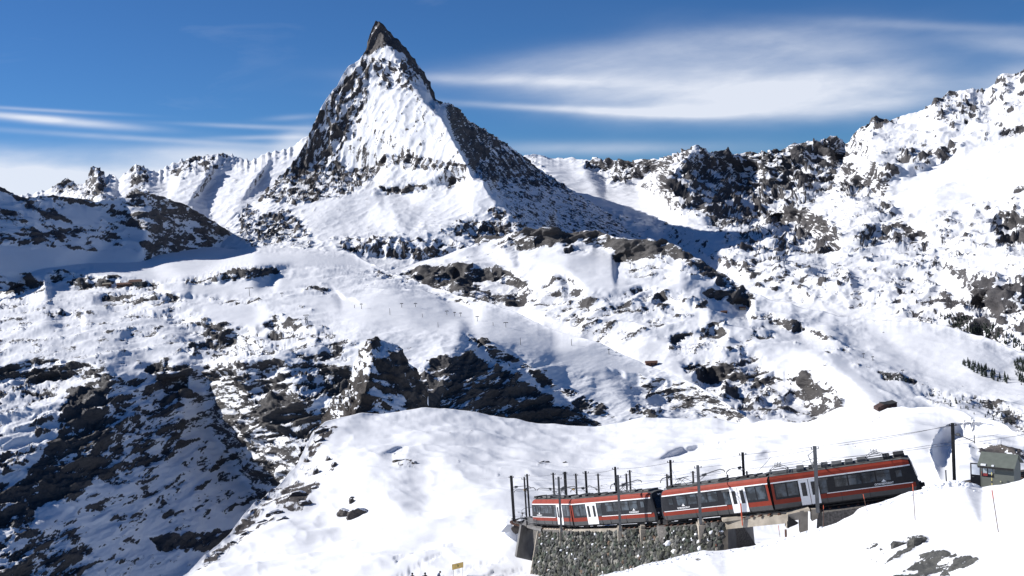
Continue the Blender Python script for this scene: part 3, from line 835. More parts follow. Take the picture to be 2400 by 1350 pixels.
# ---- the broad shelf and its cliffs, left and centre
terrain('plateau_and_cliffs',
    crest=[(-80, 548, 6500), (300, 556, 7500), (600, 560, 8000), (760, 568, 7500), (820, 590, 6700), (862, 614, 6200), (935, 646, 5500), (1000, 668, 5100), (1080, 690, 4750),
           (1150, 711, 4500), (1230, 741, 4300), (1300, 775, 4100), (1400, 802, 3900), (1500, 850, 3800), (1560, 872, 3730), (1600, 888, 3680), (1680, 930, 3540), (1750, 978, 3400),
           (1800, 1010, 3300), (1860, 1060, 3150)],
    bottom=[(-80, 1420, 2400), (100, 1420, 2600), (300, 1420, 2800), (700, 1420, 2880), (1000, 1200, 2850), (1860, 1120, 3000)],
    lines=[[(-80, 640, 5200), (0, 632, 5200), (150, 635, 5150), (380, 665, 4950), (450, 655, 4950), (600, 625, 5000), (700, 610, 5600)],
           [(-80, 700, 4700), (100, 680, 4850), (380, 690, 4700), (600, 690, 4700), (900, 660, 5000)],
           [(-80, 850, 3700), (0, 845, 3700), (120, 832, 3700), (230, 850, 3600), (250, 872, 3520), (235, 1000, 3240), (150, 1200, 2900), (60, 1420, 2560)],
           [(250, 872, 3520), (360, 880, 3620), (430, 850, 3700), (475, 850, 3750)],
           [(475, 850, 3750), (480, 900, 3720), (495, 1000, 3650), (560, 1100, 3540), (610, 1170, 3440), (640, 1300, 3240)],
           [(475, 850, 3750), (560, 845, 3550), (650, 815, 3600), (740, 800, 3650), (830, 790, 3650), (1000, 790, 3650), (1080, 785, 3650)],
           [(1080, 785, 3650), (1120, 810, 3640), (1200, 850, 3610), (1270, 895, 3570), (1330, 940, 3520), (1400, 985, 3450), (1500, 1040, 3330)],
           [(560, 845, 3550), (590, 950, 3400), (700, 1050, 3200), (800, 1150, 3050)],
           [(740, 870, 3480), (820, 950, 3300), (1000, 1010, 3130)],
           [(1060, 835, 3480), (1040, 900, 3330), (1010, 1000, 3150)],
           [(1300, 820, 3830), (1400, 880, 3700), (1500, 930, 3560), (1560, 990, 3380)],
           [(-80, 1060, 3000), (80, 1040, 3080), (235, 1000, 3240)]],
    pts=[(350, 1000, 3430), (350, 1200, 3130), (450, 1300, 3060), (100, 950, 3300), (300, 760, 4200), (600, 760, 4150), (800, 700, 4600), (1080, 742, 4250), (1200, 790, 3850),
         (1600, 960, 3470), (150, 760, 4200), (900, 880, 3450), (1150, 1000, 3350), (700, 930, 3330), (1250, 1000, 3440), (1330, 1000, 3470)],
    paint=[('-80,715 330,700 600,770 760,775 830,790 740,850 400,850 -80,850', 0.25, 0.9, 15), ('440,760 760,770 830,800 830,850 560,850 440,830', 0.34, 1.2, 15),  # blue shade streaks of the shelf, painted as thin rock cover
           ('980,670 1110,690 1260,760 1180,760 1060,715', 0.26, 0.9, 8), ('-80,620 60,635 110,665 90,690 -80,690', 0.72, 1.2, 6), ('110,640 150,630 250,650 370,662 370,680 240,680 130,665', 0.55, 1.4, 6),
           ('430,655 520,645 600,625 655,625 650,640 600,650 540,665 440,665', 0.80, 1.3, 4),
           ('220,690 300,685 400,690 440,705 360,710 320,712 240,700', 0.6, 1.2, 6), ('-80,690 60,700 30,720 -80,720', 0.4, 1.2, 6),
           ('860,618 930,645 1000,668 1090,690 1060,690 960,672 880,645', 0.35, 0.9, 5), ('1000,680 1060,690 1110,710 1100,715 1030,700', 0.5, 0.9, 5),
           ('620,740 660,742 735,760 730,775 640,775 615,765', 0.62, 1.2, 5), ('440,770 560,775 600,800 580,805 480,790', 0.62, 1.2, 5),
           ('490,700 620,705 620,715 500,712', 0.4, 1, 5), ('350,730 480,745 560,790 520,790 400,755', 0.35, 1.4, 7), ('120,730 190,725 190,745 125,745', 0.6, 1.2, 5),
           ('670,660 760,670 820,715 760,700 690,680', 0.34, 1.2, 6),
           ('600,805 700,815 710,840 640,840 500,830 510,815', 0.45, 1.5, 7),
           ('-80,860 30,855 110,840 200,850 240,880 180,895 50,895 -80,885', 0.50, 1.5, 6),
           ('-80,890 140,890 120,1000 60,1100 -80,1250', 0.30, 2.0, 12),
           ('240,870 270,880 255,1000 240,1100 180,1170 90,1180 60,1280 -80,1320 -80,1200 60,1120 130,1020 150,930', 0.85, 1.6, 10),
           ('350,850 440,850 440,930 400,940 350,910', 0.62, 1.6, 7), ('260,880 350,880 430,950 430,1060 300,1100 250,1050', 0.42, 1.4, 12),
           ('230,1050 350,1040 360,1130 240,1140', 0.38, 1.3, 10), ('440,1000 600,1100 610,1200 400,1250 300,1200 360,1100', 0.24, 0.9, 12),
           ('-80,1230 170,1250 240,1310 160,1350 -80,1340', 0.55, 1.4, 10), ('350,1255 560,1240 520,1290 380,1290', 0.85, 1.3, 5), ('-80,1330 200,1330 200,1420 -80,1420', 0.85, 1.3, 6),
           ('200,1180 420,1190 400,1240 220,1240', 0.22, 1, 10),
           ('480,855 520,850 520,900 485,900', 0.5, 2.0, 5), ('520,860 700,850 820,870 830,920 760,930 780,980 740,1030 640,1040 540,1020 540,930', 0.46, 2.0, 10),
           ('600,950 700,940 740,985 720,1010 640,1010 600,980', 0.80, 1.5, 7), ('560,860 720,840 830,860 830,880 700,875 560,880', 0.5, 1.8, 8),
           ('480,1000 540,1010 640,1060 720,1080 660,1180 600,1120 520,1060', 0.18, 1.6, 10),
           ('1000,850 1060,830 1110,830 1200,870 1270,920 1330,950 1410,1000 1300,1010 1000,1000', 0.74, 1.8, 8),  # dark face: real rock, with its shade painted in as more of it
           ('1030,840 1080,832 1110,840 1090,880 1040,880', 0.95, 1.3, 5), ('1080,780 1130,795 1200,830 1260,870 1310,900 1300,915 1220,870 1130,820', 0.62, 1.3, 4),
           ('1300,900 1420,950 1450,990 1350,960', 0.55, 1.0, 6), ('940,850 1000,860 1010,900 950,900', 0.35, 1.5, 6),
           ('1480,950 1550,940 1560,990 1480,990', 0.4, 1.3, 6),
           ('1480,880 1560,880 1640,915 1750,975 1700,985 1600,970 1520,930', 0.34, 0.9, 8),  # shade below the curved rim, painted as sparse rock
           ('700,700 1000,690 1200,740 1380,800 1500,860 1500,900 1300,850 1100,780 850,760', -0.22, 0.35, 20),
           ('-80,590 400,585 860,600 900,625 700,620 560,620 380,660 200,620 -80,625', -0.35, 0.25, 8),
           ('450,670 640,650 760,660 600,690 420,690', -0.25, 0.4, 10), ('480,710 620,715 640,735 600,770 480,740', -0.25, 0.4, 8)],
    Dref=4000, step=2.3, amp=(11, 8.5), lam=(100, 19), gain=0.52, aniso=(1,1,1), streak=(0.55, 2.0), rot=0.15, crest_jag=0.8, mat=M_MID, seed=61, base=0.12, scarps=SC_P, back=0.06, backslope=0.9,
    slope=(0.66, 0.34), terrace=2.8, terr_lam=11, warp=7)

# ---- rock horn behind the near hill
terrain('rock_horn',
    crest=[(700, 1060, 640), (735, 1010, 660), (757, 985, 670), (765, 950, 675), (775, 932, 680), (795, 925, 685), (818, 905, 690), (820, 880, 695), (828, 850, 700), (840, 822, 705), (855, 800, 710),
           (880, 787, 720), (900, 796, 725), (920, 800, 725), (938, 808, 725), (950, 828, 725), (962, 848, 730), (975, 868, 730), (986, 885, 735), (997, 905, 735), (1003, 935, 735), (1007, 965, 735), (1012, 985, 735), (1080, 1050, 740)],
    bottom=[(700, 1090, 600), (900, 1090, 590), (1080, 1090, 640)],
    lines=[[(880, 787, 720), (870, 850, 665), (850, 920, 635), (820, 990, 615)], [(938, 808, 725), (930, 870, 680), (960, 960, 650)], [(775, 932, 680), (780, 1000, 630)]],
    pts=[(900, 900, 660), (800, 960, 635)],
    paint=[('700,900 1080,780 1080,1000 700,1100', 1.05, 1.1, 5), ('820,850 870,838 890,870 850,880 815,900', 0.45, 1.0, 5), ('890,800 940,815 930,830 890,815', 0.3, 1, 4),
           ('760,930 830,905 850,950 780,985', 0.6, 1.1, 6), ('870,880 940,900 960,980 880,980', 0.52, 1.0, 8), ('940,815 1000,900 1005,960 960,900', 0.85, 1.0, 6)],
    Dref=690, step=2.0, sm=4, amp=(5, 8), lam=(50, 13), aniso=(1, 1, 1.1), rot=-0.5, crest_jag=3.5, mat=M_CRAG, seed=71, base=0.5, back=0.10, backslope=1.4,
    slope=(0.45, 0.15), warp=6, rocknoise=0.22)


def hill_mods(X, Y, Xw, Yw, D, P):
    pm = D / F
    d = 0 * X
    # wind-carved hollows under the cornices (a lip, then a sharp drop to the right of it)
    # long soft waves of drifted snow
    q = P.reshape(-1, 3)
    w = fbm(q / np.array([26, 26, 12]), 3, 0.45, 300).reshape(X.shape)
    d += w * 2.3 + fbm(q / np.array([9, 14, 6]), 3, 0.5, 305).reshape(X.shape) * 0.45
    q2 = np.stack([q[:, 0] / 7 + q[:, 1] / 14, q[:, 1] / 30 - q[:, 0] / 30, q[:, 2] / 6], 1)
    for ln in ('930,1312 1000,1288 1090,1268', '985,1350 1060,1330 1180,1308', '1060,1360 1140,1338 1245,1316', '1080,1366 1150,1344 1248,1322', '860,1360 950,1330 1040,1296'):
        d -= 0.22 * sstep(4.5, 1.0, line_sd(Xw, Yw, pp(ln)))
    d += (ridged(q2, 3, 0.45, 310).reshape(X.shape) - 0.4) * 0.28
    return d


terrain('snow_hill',
    crest=[(380, 1390, 190), (425, 1350, 200), (470, 1310, 212), (530, 1262, 230), (570, 1215, 245), (600, 1185, 258), (640, 1145, 275), (690, 1095, 295), (715, 1045, 315), (732, 1015, 325), (760, 990, 338), (800, 978, 344),
           (850, 968, 350), (900, 965, 354), (950, 960, 358), (1000, 958, 360), (1050, 963, 362), (1140, 972, 364), (1250, 990, 364), (1330, 1000, 362), (1400, 1000, 358), (1460, 995, 355), (1500, 985, 352), (1560, 978, 348),
           (1650, 980, 338), (1700, 984, 330), (1760, 990, 315), (1830, 992, 295), (1870, 990, 280), (1900, 982, 268), (1950, 965, 250), (2000, 952, 238), (2070, 947, 224), (2130, 949, 212), (2200, 956, 198),
           (2260, 966, 188), (2330, 985, 176), (2380, 1010, 165), (2430, 1040, 155), (2480, 1070, 148)],
    bottom=[(380, 1420, 178), (700, 1420, 140), (1000, 1420, 115), (1250, 1420, 121), (1400, 1420, 118), (1550, 1420, 110), (1800, 1420, 96), (2100, 1420, 92), (2480, 1420, 88)],
    lines=[[(1205, 1225, 162), (1260, 1255, 158), (1400, 1262, 150), (1550, 1252, 140), (1690, 1240, 130), (1800, 1235, 123), (1900, 1225, 117), (2100, 1215, 108), (2480, 1200, 98)],
           [(1150, 1200, 190), (1300, 1215, 185), (1500, 1213, 185), (1700, 1210, 180), (1800, 1215, 150), (1950, 1190, 130), (2100, 1165, 120), (2280, 1150, 108), (2480, 1130, 100)],
           [(700, 1120, 280), (820, 1050, 300), (1000, 1020, 308), (1200, 1050, 300), (1400, 1075, 282)],
           [(1400, 1075, 282), (1560, 1080, 262), (1700, 1050, 255), (1850, 1055, 215), (2000, 1010, 200)]],
    pts=[(800, 1250, 215), (650, 1290, 205), (1000, 1220, 205), (1000, 1300, 162), (1150, 1320, 148), (1225, 1306, 149), (1262, 1330, 141), (1340, 1360, 133), (1450, 1360, 125), (900, 1150, 228), (1100, 1140, 228), (1250, 1140, 228), (1400, 1150, 224),
         (1600, 1130, 215), (1800, 1110, 180), (2000, 1090, 150), (2190, 1090, 132), (2280, 1040, 142), (2400, 1100, 125), (2200, 1030, 158), (2330, 1020, 152), (1950, 1030, 190)],
    paint=[('600,1160 660,1130 700,1100 750,1110 740,1150 700,1180 640,1190 560,1260 470,1330 440,1345 530,1265 590,1200', 0.62, 2.0, 7),
           ('640,1160 720,1130 755,1130 710,1190 650,1200', 1.0, 1.8, 4), ('475,1310 560,1260 660,1195 640,1215 560,1275 480,1325', 0.95, 2.0, 5),
           ('740,1000 790,1000 790,1010 760,1030 740,1060 715,1080 725,1040', 0.85, 1.7, 4),
           ('700,1070 790,1080 785,1110 760,1120 700,1110', 0.42, 1.8, 8), ('680,1080 760,1060 860,1060 860,1080 760,1090', 0.18, 1.2, 8),
           ('915,1060 945,1040 950,1050 925,1068', 0.7, 1.2, 3), ('925,1075 980,1075 985,1090 930,1092', 0.5, 1.2, 3), ('1040,1080 1080,1078 1080,1082 1040,1086', 0.6, 1.2, 3),
           ('850,1125 885,1122 885,1128 850,1132', 0.6, 1.2, 3), ('1260,1078 1290,1074 1292,1083 1262,1086', 0.7, 1.2, 3), ('1318,1082 1332,1080 1332,1086 1318,1086', 0.7, 1.2, 3),
           ('1010,1010 1120,1012 1120,1028 1040,1022', 0.26, 1, 5), ('850,968 1240,975 1250,990 1140,976 950,965 850,975', 0.22, 1.3, 3),
           ('1360,1122 1440,1112 1500,1130 1500,1150 1400,1160 1350,1150', 0.30, 1.4, 8), ('1130,1090 1180,1095 1180,1120 1130,1115', 0.2, 1.2, 5),
           ('2280,1030 2330,1035 2370,1060 2340,1062 2300,1050', 0.9, 1.6, 4), ('2330,1028 2400,1050 2480,1080 2480,1095 2400,1070 2350,1045', 0.9, 1.6, 4), ('2310,1012 2350,1015 2360,1030 2320,1025', 0.35, 1.4, 4),
           ('1970,1045 2040,1038 2045,1055 1975,1055', 0.34, 1.3, 5), ('2030,965 2070,962 2060,982 2025,988', 0.34, 1.2, 4), ('1905,990 1935,988 1935,996 1905,998', 0.4, 1.2, 3),
           ('1850,1062 1875,1060 1872,1070 1848,1070', 0.4, 1.2, 3), ('1190,1205 1230,1205 1225,1245 1195,1240', 0.8, 1.4, 4),
           ('1500,995 1700,1005 1850,1010 1850,1014 1700,1010 1500,1002', 0.22, 1, 3), ('940,1306 1010,1278 1080,1268 1085,1272 1010,1286 945,1312', 0.3, 1, 3),
           ('1060,1340 1120,1325 1170,1310 1175,1316 1120,1335 1070,1348', 0.34, 1.3, 3)],
    Dref=230, step=2.4, sm=30, amp=(1.5, 1.0), lam=(60, 12), aniso=(1, 1, 1.2), rot=0.2, crest_jag=0.6, mat=M_HILL, seed=81, base=-0.12, scarps=SC_S, pgain=1.0, scf=1.0, scwob=3.0, back=0.5, backslope=0.75,
    slope=(0.25, 0.05), craggain=3, mods=hill_mods, warp=5, rocknoise=0.20)


def near_mods(X, Y, Xw, Yw, D, P):
    q = P.reshape(-1, 3)
    w = fbm(q / np.array([7, 7, 4]), 4, 0.5, 400).reshape(X.shape)
    return w * 0.10 + (ridged(q / np.array([1.6, 4.0, 1.0]), 3, 0.5, 410).reshape(X.shape) - 0.4) * 0.05


terrain('near_slope',
    crest=[(1300, 1400, 106), (1380, 1362, 105), (1400, 1350, 105), (1470, 1338, 104), (1510, 1322, 104), (1560, 1312, 103.5), (1600, 1300, 103), (1650, 1290, 102), (1700, 1290, 101), (1765, 1281, 99), (1800, 1268, 98),
           (1850, 1257, 96), (1880, 1248, 95), (1920, 1238, 93), (1960, 1226, 91.5), (2000, 1207, 90), (2012, 1193, 89.5), (2040, 1184, 88.5), (2090, 1168, 86.5), (2130, 1153, 85), (2165, 1147, 83.5), (2195, 1134, 82), (2215, 1130, 81),
           (2235, 1125, 80.5), (2255, 1127, 80), (2275, 1134, 79.2), (2300, 1142, 78.2), (2345, 1137, 76), (2390, 1126, 73.5), (2420, 1110, 72), (2480, 1078, 69)],
    bottom=[(1300, 1440, 92), (1500, 1440, 72), (1700, 1440, 58), (2100, 1440, 46), (2480, 1440, 38)],
    lines=[], pts=[(1900, 1330, 70), (2100, 1280, 63), (2300, 1230, 60), (2200, 1350, 52), (2420, 1200, 58), (1700, 1370, 74)],
    paint=[('1925,1238 1940,1210 1975,1195 2012,1190 1995,1205 1985,1215 1960,1226 1920,1240', 1.0, 1.6, 3),
           ('2085,1285 2115,1262 2130,1258 2160,1255 2175,1262 2172,1275 2150,1280 2130,1275 2105,1278', 0.85, 3.0, 3),
           ('2100,1350 2140,1325 2155,1300 2190,1290 2240,1295 2290,1305 2300,1310 2270,1325 2220,1340 2180,1345 2120,1440 2050,1440', 0.80, 2.6, 3.5),
           ('2010,1285 2060,1270 2055,1282 2015,1292', 0.42, 2.0, 3), ('2030,1295 2080,1320 2040,1330 2100,1290', 0.30, 2.0, 3), ('2030,1300 2065,1280 2070,1290 2040,1315', 0.36, 2.0, 3),
           ('2110,1290 2150,1282 2130,1300 2085,1320 2050,1330 2090,1305', 0.5, 2.0, 3), ('2200,1342 2220,1335 2225,1350 2195,1350', 0.8, 2, 3),
           ('1630,1308 1645,1306 1645,1316 1632,1318', 0.8, 2, 3)],
    Dref=70, step=2.6, sm=2, amp=(1.0, 0.5), lam=(60, 16), aniso=(1, 1, 1), crest_jag=0.5, mat=M_NEAR, seed=91, base=-0.25, back=0.5, backslope=0.55,
    slope=(0.30, 0.10), craggain=5, mods=near_mods, warp=4, rocknoise=0.22)
# ------------------------------------------------------------------ object materials
RED = plain('train_red', (0.21, 0.030, 0.016), 0.5, var=0.06, spec=0.2)
REDTOP = plain('train_red_roof', (0.24, 0.036, 0.020), 0.6, var=0.15, scale=1.2, spec=0.2)
WHITE = plain('train_white', (0.78, 0.78, 0.78), 0.4, var=0.03)
GREY = plain('train_grey', (0.055, 0.055, 0.056), 0.5, var=0.15)
BLACK = plain('train_black', (0.012, 0.013, 0.017), 0.45, var=0.1, spec=0.25)
DARK = plain('underframe_dark', (0.018, 0.017, 0.017), 0.8, var=0.3)
ROOF = plain('roof_equipment_grey', (0.10, 0.10, 0.098), 0.7, var=0.4, scale=2)
STEEL = plain('mast_steel', (0.042, 0.040, 0.038), 0.6, metal=0.3, var=0.35, scale=1.5)
STEEL2 = plain('mast_galvanised', (0.13, 0.135, 0.14), 0.55, metal=0.3, var=0.25, scale=1.5)
WIRE = plain('wire_dark', (0.05, 0.05, 0.06), 0.6)
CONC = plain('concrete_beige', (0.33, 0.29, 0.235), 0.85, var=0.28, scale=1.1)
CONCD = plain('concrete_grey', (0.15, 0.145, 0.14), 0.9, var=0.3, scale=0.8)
SNOWP = plain('snow_clump', (0.88, 0.89, 0.91), 0.7, var=0.03)
ORANGE = plain('marker_orange', (0.62, 0.10, 0.04), 0.6)
WOOD = plain('brown_timber', (0.13, 0.062, 0.040), 0.8, var=0.3, scale=1.0)
YEL = plain('yellow_board', (0.72, 0.50, 0.16), 0.6)
HUTG = plain('booth_green_grey', (0.145, 0.155, 0.132), 0.6, var=0.08)
HUTR = plain('booth_roof', (0.12, 0.135, 0.115), 0.6, var=0.12)
GOLD = plain('yellow_insulator', (0.60, 0.36, 0.05), 0.5)


def glass(name, col=(0.035, 0.045, 0.055), rough=0.06):
    mat = bpy.data.materials.new(name); N, L = nodes_of(mat)
    b = N['Principled BSDF']; b.inputs['Base Color'].default_value = col + (1,)
    b.inputs['Roughness'].default_value = rough; b.inputs['Specular IOR Level'].default_value = 0.4
    tc = N.new('ShaderNodeTexCoord'); n = N.new('ShaderNodeTexNoise'); n.inputs['Scale'].default_value = 1.3; n.inputs['Detail'].default_value = 3
    L.new(tc.outputs['Object'], n.inputs[0])
    r = N.new('ShaderNodeValToRGB'); r.color_ramp.elements[0].position = 0.42; r.color_ramp.elements[1].position = 0.62
    r.color_ramp.elements[0].color = tuple(c * 0.45 for c in col) + (1,); r.color_ramp.elements[1].color = tuple(c * 1.9 for c in col) + (1,)
    L.new(n.outputs[0], r.inputs[0]); L.new(r.outputs[0], b.inputs['Base Color'])
    return mat


GLASS = glass('window_glass')
GLASSD = glass('door_glass', (0.012, 0.014, 0.018))

# ------------------------------------------------------------------ track line (rail level, side nearest the viewer)
H0 = 0.45
TRK = [(1817, 1193, 103.5), (2165, 1149, 100.0)]


def side(px, py, D): return V(px, py, D)


CARS = [  # bellows end and cab end of the visible lower edge, then which way the car faces
    (V(1817, 1193.5, 103.5), V(2160, 1150, 100.0)),
    (V(1813, 1194.5, 103.9), V(1552, 1220.5, 114.5)),
    (V(1347, 1232, 129.5), V(1541, 1221, 117.0)),
    (V(1343.5, 1231.5, 130.2), V(1247, 1227, 142.5)),
]


def car_frame(a, b):
    """matrix whose X runs left to right along the car, Y away from the viewer"""
    l, r = (a, b) if to_px(a)[0] < to_px(b)[0] else (b, a)
    x = (r - l).normalized()
    y = Vector((0, 0, 1)).cross(x).normalized()
    z = x.cross(y)
    return x, y, z


def mat_from(x, y, z, o):
    m = Matrix((x, y, z)).transposed().to_4x4(); m.translation = o
    return m


PROFILE = [(1.28, 0.45), (1.32, 0.89), (1.33, 1.33), (1.31, 2.88), (1.29, 2.99), (1.22, 3.28), (1.02, 3.50), (0.6, 3.62), (0.0, 3.66)]
BANDS = [3, 0, 2, 1, 4, 4, 5, 5]    # red, white, black, grey, roof red, roof grey


def car_shell(L_, s):
    bm = bmesh.new()
    st = [(0, 1, 0), (L_ - 2.1, 1, 0), (L_ - 1.2, 0.985, 0.0), (L_ - 0.35, 0.92, 0.14), (L_ - 0.05, 0.84, 0.20)]
    rings = []
    for (x, w, sh) in st:
        ring = []
        pr = PROFILE + [(-a, b) for a, b in reversed(PROFILE[:-1])]
        for (y, z) in pr:
            zz = z - (0.25 * max(0, (z - 3.0)) if sh else 0)
            xx = x - sh * max(0, (z - 1.2)) * 1.0 - (0.25 * max(0, 0.9 - z) if sh else 0)
            ring.append(bm.verts.new((s * xx, y * w, zz)))
        rings.append(ring)
    n = len(rings[0])
    order = BANDS + BANDS[::-1]
    for k in range(len(rings) - 1):
        for i in range(n - 1):
            f = bm.faces.new((rings[k][i], rings[k][i + 1], rings[k + 1][i + 1], rings[k + 1][i]))
            mi = order[i]
            if k >= 1 and mi in (0, 3) and k >= 3: mi = 2
            if k >= 3 and mi in (4, 1): mi = 2
            f.material_index = mi
        f = bm.faces.new((rings[k][0], rings[k + 1][0], rings[k + 1][-1], rings[k][-1])); f.material_index = 3
    f = bm.faces.new(rings[-1]); f.material_index = 2
    f = bm.faces.new(list(reversed(rings[0]))); f.material_index = 2
    bmesh.ops.recalc_face_normals(bm, faces=bm.faces)
    me = bpy.data.meshes.new('car_body'); bm.to_mesh(me); bm.free()
    for m_ in (RED, WHITE, BLACK, GREY, REDTOP, ROOF): me.materials.append(m_)
    return me


def pantograph():
    bm = bmesh.new()
    for y in (-0.55, 0.55):
        polytube(bm, [(-0.9, y, 0.05), (-0.35, y * 0.8, 0.42), (0.25, y * 0.7, 0.62)], 0.025)
        polytube(bm, [(0.9, y, 0.05), (0.45, y * 0.8, 0.35), (-0.15, y * 0.7, 0.62)], 0.025)
        tube(bm, (-0.9, y, 0.05), (0.9, y, 0.05), 0.03)
        tube(bm, (-0.35, y * 0.8, 0.42), (0.45, -y * 0.8, 0.35), 0.015)
    for x in (-0.25, 0.0, 0.25):
        polytube(bm, [(x, -0.8, 0.6), (x, -0.65, 0.68), (x, 0.65, 0.68), (x, 0.8, 0.6)], 0.028)
    for x in (-0.9, 0.9): tube(bm, (x, -0.55, 0.05), (x, 0.55, 0.05), 0.03)
    for x in (-0.8, 0.8):
        for y in (-0.5, 0.5): tube(bm, (x, y, -0.08), (x, y, 0.05), 0.06)
    return bm


def bogie():
    bm = bmesh.new()
    for y in (-0.95, 0.95):
        box(bm, -1.35, 1.35, y - 0.07, y + 0.07, 0.30, 0.52)
        box(bm, -0.3, 0.3, y - 0.12, y + 0.12, 0.18, 0.5)
    for x in (-0.95, 0.95):
        for y in (-0.60, 0.60): tube(bm, (x, y - 0.06, 0.36), (x, y + 0.06, 0.36), 0.36, 14)
        tube(bm, (x, -0.6, 0.36), (x, 0.6, 0.36), 0.07, 6)
    box(bm, -0.7, 0.7, -0.5, 0.5, 0.3, 0.48)
    return bm


def logo(width):
    """white lettering with a small peak above it, raised a few millimetres"""
    cu = bpy.data.curves.new('lettering', 'FONT'); cu.body = 'GORNERGRAT'; cu.size = 0.30; cu.extrude = 0.004; cu.align_x = 'CENTER'
    cu.offset = 0.006
    t = bpy.data.objects.new('tmp', cu); COL.objects.link(t)
    bpy.context.view_layer.update()
    me = bpy.data.meshes.new_from_object(t)
    bpy.data.objects.remove(t)
    bm = bmesh.new(); bm.from_mesh(me)
    xs = [v.co.x for v in bm.verts]; k = width / (max(xs) - min(xs))
    for v in bm.verts: v.co = Vector((v.co.x * k, -v.co.z, v.co.y * 0.85))
    a = [bm.verts.new(p) for p in ((-0.22, -0.004, 0.26), (0.26, -0.004, 0.26), (0.10, -0.004, 0.38), (0.02, -0.004, 0.52), (-0.05, -0.004, 0.40))]
    bm.faces.new(a)
    return bm


